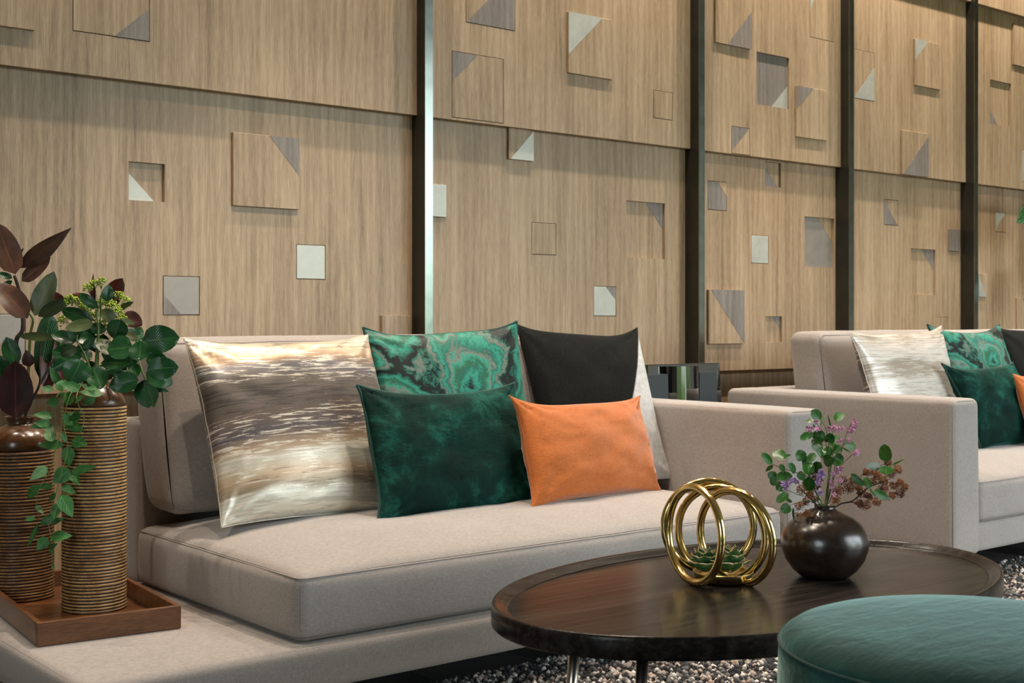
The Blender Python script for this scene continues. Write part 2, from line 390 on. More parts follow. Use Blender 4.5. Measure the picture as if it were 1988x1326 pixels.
M['lf_dred'] = m_leaf('dark_burgundy_leaf', (.022, .003, .003), (.048, .007, .006), (.12, .02, .02), .42, 16)
M['lf_vine'] = m_leaf('fresh_vine_leaf', (.025, .12, .022), (.055, .20, .045), (.12, .30, .10), .42, 7)
M['lf_pale'] = m_leaf('pale_vine_leaf', (.11, .24, .09), (.17, .32, .13), (.25, .4, .2), .5, 7)
M['lf_small'] = m_leaf('small_round_leaf', (.015, .085, .012), (.04, .16, .022), (.10, .24, .06), .3, 8)
M['lf_lime'] = m_leaf('lime_leaf', (.06, .18, .02), (.11, .26, .04), (.2, .36, .09), .35, 8)
M['stem'] = m_plain('green_stem', (.12, .20, .05), .5)
M['bark'] = m_plain('grey_brown_bark', (.06, .045, .03), .8, bumpn=(60, .6, .003))
M['twig'] = m_plain('purple_brown_twig', (.045, .022, .018), .7)
M['berry'] = m_plain('lime_green_berry', (.30, .42, .04), .4)
M['seed'] = m_plain('rust_brown_seed', (.27, .085, .014), .6)
M['seed2'] = m_plain('dark_maroon_seed', (.11, .028, .010), .6)
M['pink'] = m_plain('pink_petal', (.66, .34, .50), .6)
M['purple'] = m_plain('lilac_petal', (.42, .28, .55), .6)
def m_succ():
    m = NT('glazed_green_gold_rim'); tc = m.n('TexCoord'); sep = m.n('SeparateXYZ'); m.l(tc.outputs['UV'], sep.inputs[0])
    u = m.math('ABSOLUTE', m.math('SUBTRACT', sep.outputs[0], .5))
    e = m.ramp(u, [(.43, 0.0), (.45, 1.0)])
    c = m.mix(e, m.ramp(m.noise(m.coord(), 50, 3), [(.3, (.012, .07, .025)), (.7, (.08, .20, .08))]), (.62, .45, .22))
    m.set(Base_Color=c, Roughness=.1, Coat_Weight=.6); return m.m
M['succ'] = m_succ()
def m_tile(name, c):
    m = NT(name); n = m.noise(m.coord(rnd=9), 7, 5, .6); m.set(Base_Color=m.ramp(n, [(.3, tuple(x * .75 for x in c)), (.7, tuple(x * 1.2 for x in c))]), Roughness=.4); return m.m
M['tile_a'] = m_tile('charcoal_stone', (.05, .047, .043)); M['tile_b'] = m_tile('black_stone', (.016, .013, .012)); M['grout'] = m_plain('dark_grout', (.008, .008, .008), .9)
def m_pile():
    m = NT('wool_loop_pile'); a = m.n('Attribute'); a.attribute_name = 'tone'
    m.set(Base_Color=m.ramp(a.outputs['Fac'], [(0, (.020, .020, .022)), (.30, (.04, .04, .043)), (.50, (.13, .125, .12)), (.66, (.30, .28, .26)), (.78, (.46, .35, .29)), (.87, (.66, .62, .58))], 'CONSTANT'), Roughness=.95); return m.m
M['pile'] = m_pile(); M['rugback'] = m_plain('rug_backing', (.03, .03, .03), .95)

# ---------------------------------------------------------------- setting
WY = 4.10                       # face of the lower panel row
ROW = {0: (4.10, .707, 1.75), 1: (4.068, 1.72, 2.76), 2: (4.034, 2.73, 3.74)}
wall = empty('wall_back', (4, 4.2, 0), kind='structure')
box('plinth', (-2.6, 9.6, 4.155, 4.22, 0, .72), M['oak'], wall)
box('backing_board', (-2.6, 9.6, 4.15, 4.21, .70, 3.75), M['oak'], wall)
FINS = [-.9, .62, 2.83, 4.336, 5.439, 6.577, 7.72, 8.9]
FW, FY = .036, 4.014
for i, x in enumerate(FINS):
    o = box('trim_%d' % (i + 1), (x, x + FW, FY + .004, 4.16, 0, 3.75), M['fin'], None, kind='structure')
    box('polished_edge', (x, x + FW, FY - .001, FY + .004, 0, 3.75), M['fin_edge'], o)
TILES = [  # bay, row, xl, xr, y top-left, y bottom-left, kind, face, inlay(corner, fx, fz, mat)
 (1,1,-40,68,None,44,'p','oak',None),
 (1,1,141,291,None,60,'f','oak',('BR',.47,.42,'oak_grey')),
 (1,0,250,320,313,388,'r','oak',('BL',.74,.74,'silver')),
 (1,0,453,581,256,399,'p','oak',('TR',.46,.52,'oak_grey')),
 (1,0,575,632,474,542,'f','silver',None),
 (1,0,316,388,535,612,'f','taupe',('BL',.5,.52,'oak_grey')),
 (1,0,-34,50,609,710,'f','taupe',('BL',.93,.78,'oak')),
 (1,0,742,797,612,690,'p','oak',None),
 (2,1,904,1000,None,43,'f','oak',('BR',.99,.95,'oak_grey')),
 (2,1,877,978,98,228,'f','oak',('TL',.48,.45,'oak_grey')),
 (2,1,1104,1190,22,141,'p','oak',('TL',.76,.70,'silver')),
 (2,1,1268,1306,174,229,'f','oak',None),
 (2,0,988,1036,246,308,'p','oak',('BR',.93,.95,'silver')),
 (2,0,838,867,357,420,'p','silver',None),
 (2,0,1032,1080,431,494,'f','oak',None),
 (2,0,1216,1291,389,500,'r','oak',('TR',.46,.47,'oak_grey')),
 (2,0,1152,1196,555,614,'f','silver',('TR',.45,.45,'oak_grey')),
 (3,1,1391,1459,None,82,'p','oak',('BR',.7,.72,'oak_grey')),
 (3,1,1572,1619,-42,72,'f','oak',('TL',.4,.55,'silver')),
 (3,1,1469,1532,100,202,'r','oak_grey',('BR',.5,.45,'silver')),
 (3,1,1547,1606,166,265,'p','oak',('TL',.55,.45,'oak_grey')),
 (3,1,1420,1456,244,298,'f','oak',('TL',.96,.9,'oak_grey')),
 (3,0,1374,1411,350,407,'f','oak_grey',('TR',.5,.5,'oak')),
 (3,0,1485,1516,313,361,'r','oak',('BL',.92,.95,'oak_grey')),
 (3,0,1562,1620,420,518,'r','taupe',('TR',.5,.5,'oak')),
 (3,0,1458,1492,456,511,'f','silver',None),
 (3,0,1376,1445,562,668,'p','oak',('TR',.94,.99,'oak_grey')),
 (3,0,1486,1518,614,665,'r','oak',('TR',.5,.48,'oak_grey')),
 (4,1,1657,1698,94,190,'f','oak',('BR',.99,.7,'silver')),
 (4,1,1777,1827,75,165,'p','oak',('TL',.5,.45,'silver')),
 (4,1,1752,1803,252,340,'p','oak',('BR',.98,.95,'oak_grey')),
 (4,0,1716,1744,386,436,'f','oak',('BL',.95,.95,'oak_grey')),
 (4,0,1768,1816,482,572,'r','oak',('TR',.5,.45,'oak_grey')),
 (4,0,1844,1864,444,487,'p','oak_grey',None),
 (4,0,1816,1841,615,668,'f','oak',None),
 (5,1,1922,1963,154,240,'r','oak',('BL',.45,.4,'oak_grey')),
 (5,1,1968,2010,45,125,'p','oak',('BR',.6,.6,'silver')),
 (5,1,1985,2010,290,352,'f','silver',None),
 (5,0,1932,1953,411,450,'f','oak',('TL',.95,.95,'silver')),
 (5,0,1900,1916,530,576,'p','oak',('BL',.95,.95,'silver')),
 (5,0,1975,2000,578,650,'p','oak',('TR',.6,.6,'oak_grey')),
]
bays = [(FINS[i] + FW, FINS[i + 1]) for i in range(len(FINS) - 1)]   # index 1 = first bay in view
def tile_prism(name, poly, y0, y1, mat, parent):
    n = len(poly); V = [(p[0], y0, p[1]) for p in poly] + [(p[0], y1, p[1]) for p in poly]
    Fc = [tuple(range(n)), tuple(reversed(range(n, 2 * n)))] + [(i, n + i, n + (i + 1) % n, (i + 1) % n) for i in range(n)]
    return recalc(mk(name, V, Fc, mat, parent, smooth=False))
for bi, (bx0, bx1) in enumerate(bays):
    for row in (0, 1, 2):
        yf, z0, z1 = ROW[row]
        holes = []
        for t in TILES:
            if t[0] != bi or t[1] != row: continue
            _, _, xl, xr, yt, yb, kd, face, inl = t
            pf = yf - .012 if kd == 'p' else yf
            a = atY(xl, yb, pf); b = atY(xr, yb, pf); wz = b.x - a.x
            x0, x1, zb = a.x, b.x, a.z
            zt = atY(xl, yt, pf).z if yt is not None else zb + wz
            x0 = max(x0, bx0 + .001); x1 = min(x1, bx1 - .001); zb = max(zb, z0 + (.001 if row else .002)); zt = min(zt, z1)
            g = .0024 if kd == 'f' else 0
            if kd == 'f': ty0, ty1 = yf - .0005, yf + .02
            elif kd == 'r': ty0, ty1 = yf + .012, yf + .02
            else: ty0, ty1 = yf - .012, yf
            if kd != 'p': holes.append((x0, x1, zb, zt))
            tl = box('square_tile', (x0 + g, x1 - g, ty0, ty1, zb + g, zt - g), M[face], wall)
            if kd != 'r': bevel(tl, .0012, 1)
            if inl:
                c, fx, fz, im = inl; w, h = x1 - x0 - 2 * g, zt - zb - 2 * g
                cx = x0 + g if 'L' in c else x1 - g; cz = zt - g if 'T' in c else zb + g
                sx = 1 if 'L' in c else -1; sz = -1 if 'T' in c else 1
                tile_prism('inlay', [(cx, cz), (cx + sx * fx * w, cz), (cx, cz + sz * fz * h)], ty0 - .0008, ty0 + .0004, M[im], tl)
        xs = sorted({bx0, bx1, *[h[0] for h in holes], *[h[1] for h in holes]}); zs = sorted({z0, z1, *[h[2] for h in holes], *[h[3] for h in holes]})
        idx = {}; V = []; Fc = []
        def vid(x, y, z):
            k = (round(x, 5), round(y, 5), round(z, 5))
            if k not in idx: idx[k] = len(V); V.append((x, y, z))
            return idx[k]
        yb_ = yf + .02 if row == 0 else yf + .03
        yb_ = yf + .022
        solid = {}
        for i in range(len(xs) - 1):
            for j in range(len(zs) - 1):
                mx, mz = (xs[i] + xs[i + 1]) / 2, (zs[j] + zs[j + 1]) / 2
                solid[i, j] = not any(h[0] < mx < h[1] and h[2] < mz < h[3] for h in holes)
        for (i, j), s in solid.items():
            if not s: continue
            a, b, c, d = xs[i], xs[i + 1], zs[j], zs[j + 1]
            Fc.append((vid(a, yf, c), vid(b, yf, c), vid(b, yf, d), vid(a, yf, d)))
            for di, dj, e in ((-1, 0, ((a, c), (a, d))), (1, 0, ((b, d), (b, c))), (0, -1, ((b, c), (a, c))), (0, 1, ((a, d), (b, d)))):
                if not solid.get((i + di, j + dj), False):
                    p, q = e; Fc.append((vid(p[0], yf, p[1]), vid(q[0], yf, q[1]), vid(q[0], yb_, q[1]), vid(p[0], yb_, p[1])))
        recalc(mk('panel', V, Fc, M['oak'], wall, smooth=False))
        # solid core behind the veneer
        box('panel_core', (bx0, bx1, yf + .0205, 4.15, z0 + .0005, z1), M['oak'], wall)
# floor
fl = empty('floor', (3.5, 1, 0), kind='structure')
box('subfloor', (-2.6, 9.6, -2.7, 4.22, -.06, -.012), M['grout'], fl)
x = 1.877 - .165 - .003; k = 0; V0 = []
pal = [M['tile_a'], M['tile_b']]
xx = -2.593; k = 0
while xx < 9.5:
    w = .342 if k % 2 == 0 else .165
    if 1.2 < xx < 6.5:
        yy = 1.35
        while yy < 4.1:
            box('tile', (xx + .0015, xx + w - .0015, yy + .0015, min(yy + .6, 4.15) - .0015, -.012, 0), pal[k % 2], fl); yy += .6
        rng = [(-2.7, 1.35)]
    else: rng = [(-2.7, 4.2)]
    for a, b in rng: box('tile', (xx + .0015, xx + w - .0015, a, b, -.012, 0), pal[k % 2], fl)
    xx += w; k += 1
ce = box('ceiling', (-2.6, 9.6, -2.8, 4.22, 3.75, 3.9), M['ceil'], kind='structure')
wl = empty('wall_left', (-2.68, .7, 0), kind='structure')
for b_ in ((-2.75, -2.6, -2.8, -1.1, 0, 3.75), (-2.75, -2.6, .4, 4.22, 0, 3.75), (-2.75, -2.6, -1.1, .4, 0, .3), (-2.75, -2.6, -1.1, .4, 2.7, 3.75)): box('wall_section', b_, M['wallp'], wl)
box('wall_front', (-2.6, 3.0, -2.85, -2.75, 0, 3.75), M['wallp'], kind='structure')
box('wall_right', (9.6, 9.75, -2.8, 4.22, 0, 3.75), M['wallp'], kind='structure')
wf = empty('window_1', (3.5, -2.8, 0), kind='structure')
for x in (3.0, 5.2, 7.4, 9.5): box('mullion', (x, x + .07, -2.85, -2.76, 0, 3.75), M['steel'], wf)
box('frame_rail', (3.0, 9.6, -2.86, -2.75, 3.45, 3.75), M['steel'], wf)
box('frame_rail', (3.0, 9.6, -2.86, -2.75, 0, .1), M['steel'], wf)

# ---------------------------------------------------------------- rug
rug = empty('rug', (3.4, 1.6, 0), 'speckled grey, black and beige loop-pile rug under the oval coffee table', 'rug')
box('backing', (1.25, 6.2, .35, 2.70, .0, .008), M['rugback'], rug)
def pile():
    import numpy as np
    rs = np.random.RandomState(3); s = .0125
    X, Y = np.meshgrid(np.arange(1.27, 5.9, s), np.arange(.9, 2.70, s)); X = X.ravel(); Y = Y.ravel()
    keep = ((X * VX + Y * VY) > 2.55) ; X, Y = X[keep], Y[keep]
    n = len(X); X = X + rs.uniform(-.4, .4, n) * s; Y = Y + rs.uniform(-.4, .4, n) * s
    r = rs.uniform(.0055, .0098, n); h = rs.uniform(.009, .019, n)
    base = np.array([(1, 0, 0), (0, 1, 0), (-1, 0, 0), (0, -1, 0), (.15, .1, 1)], float)
    ang = rs.uniform(0, 6.28, n); ca, sa = np.cos(ang), np.sin(ang)
    V = np.zeros((n, 9, 3))
    ring = [(math.cos(a * math.pi / 2), math.sin(a * math.pi / 2)) for a in range(4)]
    for j, (cx, cy) in enumerate(ring):
        V[:, j, 0] = X + r * (cx * ca - cy * sa) * .8; V[:, j, 1] = Y + r * (cx * sa + cy * ca) * .8; V[:, j, 2] = .006
        V[:, j + 4, 0] = X + r * (cx * ca - cy * sa); V[:, j + 4, 1] = Y + r * (cx * sa + cy * ca); V[:, j + 4, 2] = .006 + h * .65
    V[:, 8, 0] = X; V[:, 8, 1] = Y; V[:, 8, 2] = .006 + h
    V -= np.array([3.4, 1.6, 0])
    f = [(j, (j + 1) % 4, 4 + (j + 1) % 4, 4 + j) for j in range(4)]; g = [(4 + j, 4 + (j + 1) % 4, 8) for j in range(4)]
    me = bpy.data.meshes.new('pile'); me.vertices.add(n * 9); me.vertices.foreach_set('co', V.ravel())
    off = (np.arange(n) * 9)[:, None]
    q = np.array(f).ravel()[None, :] + off; t = np.array(g).ravel()[None, :] + off
    loops = np.concatenate([q, t], 1).ravel(); me.loops.add(len(loops)); me.loops.foreach_set('vertex_index', loops.astype(np.int32))
    me.polygons.add(n * 8); tot = np.tile([4] * 4 + [3] * 4, n); st = np.concatenate([[0], np.cumsum(tot)[:-1]])
    me.polygons.foreach_set('loop_start', st.astype(np.int32)); me.update(calc_edges=True); me.validate()
    tone = np.repeat(rs.uniform(0, 1, n), 9)
    a = me.attributes.new('tone', 'FLOAT', 'POINT'); a.data.foreach_set('value', tone.astype(np.float32))
    me.polygons.foreach_set('use_smooth', [True] * len(me.polygons)); me.materials.append(M['pile'])
    o = bpy.data.objects.new('pile', me); COL.objects.link(o); o.parent = rug; o['kind'] = 'stuff'
pile()

# ---------------------------------------------------------------- sofas
S_TOP, S_BOT, SEAT, ARM, YF, YB = .206, .10, .362, .660, 2.565, 3.62
def wrinkle(p, amp=.004):
    return p
def crown(xa, xb, ya, yb, amp):
    def f(p):
        u = (p.x - (xa + xb) / 2) / ((xb - xa) / 2); v = (p.y - (ya + yb) / 2) / ((yb - ya) / 2)
        k = max(0, 1 - abs(u) ** 6) * max(0, 1 - abs(v) ** 4)
        z = p.z
        if z > SEAT - .04:
            w = noise.noise(Vector((p.x * 9 + p.y * 3, p.y * 2.6, 0))) * .7 + noise.noise(Vector((p.x * 22 + p.y * 8, p.y * 5, 3))) * .25
            p = p + Vector((0, 0, amp * k + .006 * w * k))
        return p
    return f
def seat(b, sofa):
    x0, x1, y0, y1, z0, z1 = b; df = crown(x0, x1, y0, y1, .045)
    c = soft_box('seat_cushion', b, .03, M['sofa'], sofa, puff=(0, .010, .008, 0), crease=.002, deform=df)
    tube('top_seam', seam_loop((x0 - .003, x1 + .003, y0 - .004, y1), .03, z1 - .009, None), .0019, M['seam'], c, 6, True)
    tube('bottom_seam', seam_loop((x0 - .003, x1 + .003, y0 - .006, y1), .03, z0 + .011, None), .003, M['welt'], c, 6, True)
def back(b, sofa, lean=.10):
    x0, x1, y0, y1, z0, z1 = b
    df = lambda p: p + Vector((0, lean * (p.z - z0) / (z1 - z0), 0))
    c = soft_box('back_cushion', b, .045, M['sofa'], sofa, puff=(.006, .028, .012, 0), crease=.0025, deform=df)
    # seam around the front face
    i = .045 * .293; q = .035; P = []
    for cx, cz, a0 in ((x1 - i - q, z1 - i - q, 0), (x0 + i + q, z1 - i - q, 90), (x0 + i + q, z0 + i + q, 180), (x1 - i - q, z0 + i + q, 270)):
        for k in range(6):
            a = math.radians(a0 + 18 * k); P.append(df(Vector((cx + q * math.cos(a), y0 + i - .002, cz + q * math.sin(a)))))
    tube('front_seam', P, .0022, M['seam'], c, 6, True)
    P2 = [Vector((p.x, p.y + (y1 - y0) - 2 * i, p.z)) for p in P]
    tube('rear_seam', P2, .0022, M['seam'], c, 6, True)
def flare(p):
    return p
# near sofa: platform runs on to the left as a side table, arm on the right
s1 = empty('sofa', (2.2, 3.1, 0), 'greige linen sofa with low platform extending left under the wooden tray', 'sofa')
soft_box('platform', (.962, 3.168, 2.545, YB, S_BOT, S_TOP), .022, M['sofa'], s1, puff=(0, .003, .003, 0))
box('plinth_base', (1.3, 3.1, 2.95, 3.5, 0, .11), M['tile_b'], s1)
seat((1.462, 3.150, YF, 3.47, S_TOP, SEAT), s1)
soft_box('armrest', (3.168, 3.338, 2.565, YB, S_BOT, ARM), .02, M['sofa'], s1, puff=(.002, .003, .003, 0))
tube('arm_front_seam', [(3.174, 2.571, .12), (3.174, 2.571, .635), (3.182, 2.571, .651), (3.20, 2.571, .6545), (3.31, 2.571, .6545), (3.326, 2.571, .648), (3.332, 2.571, .635), (3.332, 2.571, .12)], .0016, M['seam'], s1, 6)
soft_box('back_frame', (1.472, 3.168, 3.47, YB, S_TOP - .01, ARM), .02, M['sofa'], s1)
back((1.492, 3.16, 3.30, 3.475, .405, .886), s1)
# far sofa
s2 = empty('sofa', (5.2, 3.1, 0), 'greige linen sofa at the right with its left arm towards the near sofa', 'sofa')
soft_box('platform', (4.235, 6.9, 2.59, YB, S_BOT, S_TOP), .02, M['sofa'], s2)
box('plinth_base', (4.4, 6.8, 2.95, 3.5, 0, .11), M['tile_b'], s2)
seat((4.258, 6.88, YF + .012, 3.47, S_TOP, SEAT), s2)
def fl2(p): return Vector((p.x + (.014 * (ARM - p.z) / .55 if p.x > 4.16 else 0), p.y, p.z))
soft_box('armrest', (4.07, 4.238, 2.565, YB, S_BOT, ARM), .025, M['sofa'], s2, puff=(.002, .003, .003, 0), deform=fl2)
tube('arm_front_seam', [(4.077, 2.572, .12), (4.077, 2.572, .632), (4.085, 2.572, .648), (4.10, 2.572, .653), (4.205, 2.572, .653), (4.222, 2.572, .648), (4.231, 2.572, .632), (4.244, 2.572, .12)], .0016, M['seam'], s2, 6)
soft_box('back_frame', (4.238, 6.9, 3.47, YB, S_TOP - .01, ARM), .02, M['sofa'], s2)
back((4.305, 6.86, 3.255, 3.43, .40, .893), s2, .07)

# ---------------------------------------------------------------- throw pillows
def pillow(label, group, BL, BR, TR, TL, thick, mat, bow=.06, name='throw_pillow', pipe=None, backmat=None, seed=0, wr=.006, N=40, ear=.0, mexp=.42):
    BL, BR, TR, TL = map(Vector, (BL, BR, TR, TL)); nrm = (BR - BL).cross(TL - BL).normalized()
    W = (BR - BL).length; Hh = (TL - BL).length
    def pos(u, v):
        s, t = 2 * u - 1, 2 * v - 1
        fb = bow * 1.35
        s2 = s * (1 - .6 * fb * (1 - abs(t) ** 3) * (.8 + .2 * math.sin(seed + t * 2)))
        t2 = t * (1 - (fb if t > 0 else .4 * fb) * (1 - abs(s) ** 3.4) * (.85 + .15 * math.sin(seed * 2 + s * 2)))
        a, b = (s2 + 1) / 2, (t2 + 1) / 2
        return BL.lerp(BR, a).lerp(TL.lerp(TR, a), b)
    V = []; uv = []; f = []; vi = {}
    for side in (1, -1):
        for i in range(N + 1):
            for j in range(N + 1):
                # cluster samples near the rim
                u = .5 - .5 * math.cos(math.pi * i / N); v = .5 - .5 * math.cos(math.pi * j / N)
                rim = i in (0, N) or j in (0, N)
                if rim and side == -1: vi[side, i, j] = vi[1, i, j]; continue
                s, t = 2 * u - 1, 2 * v - 1
                p = pos(u, v)
                if not rim:
                    h = thick / 2 * ((1 - abs(s) ** 2.4) * (1 - abs(t) ** 2.4)) ** mexp * (1 - .55 * (s * s * t * t) ** 1.5)
                    e = max(abs(s), abs(t))
                    # pulled creases running in from the corners and the seam
                    cr = 0
                    for cs, ct in ((-1, -1), (1, -1), (1, 1), (-1, 1)):
                        d = math.hypot(s - cs, t - ct); an = math.atan2(t - ct, s - cs)
                        cr += math.exp(-d * 3.0) * math.sin(an * 9 + seed * 3 + cs) * .9
                    gn = noise.noise(Vector((s * 2.6 + seed * 7, t * 2.6, side * 3))) + .5 * noise.noise(Vector((s * 7 + seed, t * 7, side)))
                    sn = noise.noise(Vector((s * 14 + seed * 5, t * 14, side))) * math.exp(-(1 - e) * 6)
                    h += wr * (cr * 1.2 + gn * .8 + sn * 1.3) * min(1, (1 - e) * 9)
                    p = p + nrm * side * h
                else: p = p + nrm * (.004 * noise.noise(Vector((s * 5, t * 5, seed))))
                vi[side, i, j] = len(V); V.append(p); uv.append((u, v))
    mi = []
    for side in (1, -1):
        for i in range(N):
            for j in range(N):
                q = [vi[side, i, j], vi[side, i + 1, j], vi[side, i + 1, j + 1], vi[side, i, j + 1]]
                if side == -1: q.reverse()
                q2 = [];  [q2.append(x) for x in q if x not in q2]
                if len(q2) > 2: f.append(tuple(q2)); mi.append(0 if side == 1 else 1)
    o = mk(name, V, f, [mat, backmat or mat], uv=uv, mi=mi, label=label, cat='pillow', group=group)
    rimp = [V[vi[1, i, 0]] for i in range(N)] + [V[vi[1, N, j]] for j in range(N)] + [V[vi[1, i, N]] for i in range(N, 0, -1)] + [V[vi[1, 0, j]] for j in range(N, 0, -1)]
    tube('piping' if pipe else 'edge_seam', rimp, .0042 if pipe else .0016, pipe or mat, o, 6, True)
    return o
G1 = 'throw pillows on the near sofa'; G2 = 'throw pillows on the far sofa'
def c(px, py, y): return atY(px, py, y)
pillow('large satin pillow with brown, grey and cream brushstrokes at left end of near sofa', G1,
       c(430, 1024, 3.05), c(800, 990, 3.10), c(714, 650, 3.34), c(356, 656, 3.30), .17, M['stripe'], .075, backmat=M['stripe'], seed=1, wr=.008)
pillow('green and black marbled pillow on near sofa, behind the velvet pillow', G1,
       c(745, 1000, 3.16), c(1055, 985, 3.16), c(1003, 624, 3.31), c(705, 636, 3.36), .16, M['marble'], .11, pipe=M['pipegreen'], seed=2, wr=.007)
pillow('charcoal pillow with curved pale grey corner beside the right arm of near sofa', G1,
       c(1075, 985, 3.17), c(1308, 930, 3.06), c(1237, 636, 3.245), c(1000, 628, 3.40), .15, M['bw'], .11, seed=3, backmat=M['darkcloth'])
pillow('dark green velvet lumbar pillow on near sofa, in front of marbled pillow', G1,
       c(732, 1018, 2.93), c(1055, 985, 2.97), c(998, 744, 3.09), c(693, 748, 3.07), .14, M['velvet'], .13, pipe=M['pipegreen'], seed=4, wr=.009)
pillow('burnt orange wool lumbar pillow on near sofa', G1,
       c(1031, 988, 2.84), c(1284, 952, 2.93), c(1243, 768, 3.05), c(988, 768, 2.94), .13, M['orange'], .17, seed=5, wr=.008)
pillow('brushstroke satin pillow with window light painted in, against left end of far sofa back', G2,
       c(1712, 845, 3.04), c(1868, 880, 3.12), c(1828, 632, 3.24), c(1648, 645, 3.16), .16, M['stripe_lit'], .09, seed=6, backmat=M['stripe'], wr=.007)
pillow('green marbled pillow on far sofa, behind the velvet pillow', G2,
       c(1862, 840, 3.12), c(1990, 840, 3.14), c(1940, 630, 3.27), c(1800, 630, 3.25), .16, M['marble'], .13, pipe=M['pipegreen'], seed=7, wr=.008)
pillow('dark green velvet lumbar pillow on far sofa', G2,
       c(1904, 872, 2.98), c(2040, 858, 3.00), c(1966, 704, 3.06), c(1828, 706, 3.05), .14, M['velvet'], .14, pipe=M['pipegreen'], seed=8, wr=.008)
pillow('charcoal pillow cut by the right edge of the photo, on far sofa', G2,
       c(1985, 850, 3.14), c(2090, 850, 3.08), c(2055, 640, 3.20), c(1934, 636, 3.29), .15, M['darkcloth'], .05, seed=9)
pillow('orange pillow on far sofa, only its corner in view at the right edge', G2,
       c(2005, 862, 2.88), c(2130, 850, 2.92), c(2090, 722, 2.98), c(1966, 726, 2.96), .12, M['orange'], .12, seed=10)

# ---------------------------------------------------------------- black side chest between the sofas
bc = empty('side_chest', (3.72, 3.52, 0), 'black glossy chest with curved glass front panel standing between the two sofas', 'cabinet')
def taper(name, x0, x1, y0, y1, z0, z1, fl, mat, bev=.003):
    V = [(x0 - fl, y0 - fl, z0), (x1 + fl, y0 - fl, z0), (x1 + fl, y1, z0), (x0 - fl, y1, z0), (x0, y0, z1), (x1, y0, z1), (x1, y1, z1), (x0, y1, z1)]
    o = mk(name, V, [(3, 2, 1, 0), (4, 5, 6, 7), (0, 1, 5, 4), (1, 2, 6, 5), (2, 3, 7, 6), (3, 0, 4, 7)], mat, bc, smooth=False); bevel(o, bev); return o
taper('body', 3.50, 3.90, 3.50, 3.72, .0, .772, .03, M['gloss'])
X_ = lambda px, y: atY(px, 740, y).x
taper('leather_panel', X_(1240, 3.47), X_(1297, 3.47), 3.468, 3.50, .05, H + (atY(1270, 727, 3.47).z - H), .012, M['leather'])
taper('leather_panel', X_(1358, 3.47), X_(1391, 3.47), 3.468, 3.50, .05, atY(1375, 722, 3.47).z, .012, M['leather'])
V = []; Fc = []
cx_, hw_ = (X_(1299, 3.47) + X_(1357, 3.47)) / 2, (X_(1357, 3.47) - X_(1299, 3.47)) / 2
for k in range(13):
    a = math.pi * (k / 12); x = cx_ - hw_ * math.cos(a); dy = .045 * math.sin(a)
    V += [(x - .012 * math.cos(a), 3.485 - dy - .015, .05), (x, 3.485 - dy, atY(1330, 711, 3.45).z)]
for k in range(12): Fc.append((2 * k, 2 * k + 2, 2 * k + 3, 2 * k + 1))
Fc.append(tuple(range(1, 26, 2))); Fc.append(tuple(range(24, -1, -2)))
Fc.append((0, 1, 25, 24))
recalc(mk('curved_front', V, Fc, M['gloss'], bc, smooth=False))

# ---------------------------------------------------------------- tray
TA = math.radians(-5.5); TC = (1.0, 2.915)
tr = empty('serving_tray', (1.16, 3.2, S_TOP), 'rectangular walnut-stained wooden tray holding two tall vases', 'tray')
tz = S_TOP + .0015
def tb(name, b, bv=.002): return box(name, b, M['tray'], tr, bv, rot=(TC, TA))
tb('base', (1.012, 1.318, 2.925, 3.525, tz, tz + .010))
tb('side', (1.0, 1.33, 2.915, 2.927, tz, tz + .054)); tb('side', (1.0, 1.33, 3.523, 3.535, tz, tz + .054))
tb('side', (1.0, 1.012, 2.927, 3.523, tz, tz + .054)); tb('side', (1.318, 1.33, 2.927, 3.523, tz, tz + .054))

# ---------------------------------------------------------------- ribbed vases
def ribbed(c0, r, z0, zr, pitch, prof_top, hi, label):
    v = empty('ribbed_vase', (c0[0], c0[1], z0), label, 'vase', 'turned wooden vases on the tray')
    prof = [(0, z0), (r * .97, z0)]; mi = [0]
    z = z0; k = 0
    while z < zr - pitch:
        rr = r * (1 + .006 * math.sin(k * 1.7) + .004 * U(-1, 1)); p = pitch * U(.85, 1.15); g = p * .22
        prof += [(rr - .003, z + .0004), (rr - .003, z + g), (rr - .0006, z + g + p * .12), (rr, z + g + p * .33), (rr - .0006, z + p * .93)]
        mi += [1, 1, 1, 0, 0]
        z += p; k += 1
    mi += [1]
    prof += [(r - .004, z + .001)]
    ribs = lathe('ribbed_body', c0, prof, [hi, M['vase_lo']], v, 64, mi)
    lathe('neck', c0, [(r - .004, z)] + [(a, b) for a, b in prof_top], M['vase_neck'], v, 48)
    return v
vt = tz + .010
p1 = atT(183, 1187, 3.175 + .078); C1 = (p1.x, p1.y)
T1 = C1[0] * VX + C1[1] * VY
def zT(py, t): return H - (py - CY) / F * t
ribbed(C1, .0785, vt, zT(787, T1), .0083, [(.077, zT(783, T1)), (.070, zT(768, T1)), (.050, zT(752, T1)), (.036, zT(742, T1)), (.032, zT(735, T1)), (.036, zT(729, T1)), (.040, zT(726, T1)), (.034, zT(726.5, T1)), (.026, zT(735, T1)), (0, zT(745, T1))],
       M['vase_hi'], 'taller tan and brown ribbed wooden vase at the right of the tray')
p2 = atT(40, 1170, 3.30 + .082); C2 = (p2.x, p2.y); T2 = C2[0] * VX + C2[1] * VY
ribbed(C2, .084, vt, zT(868, T2), .0083, [(.083, zT(862, T2)), (.079, zT(850, T2)), (.068, zT(838, T2)), (.050, zT(829, T2)), (.036, zT(824, T2)), (.032, zT(820, T2)), (.037, zT(812, T2)), (.040, zT(808, T2)), (.034, zT(808.5, T2)), (.027, zT(816, T2)), (0, zT(824, T2))],
       M['vase_hi2'], 'shorter dark brown ribbed wooden vase at the left edge')

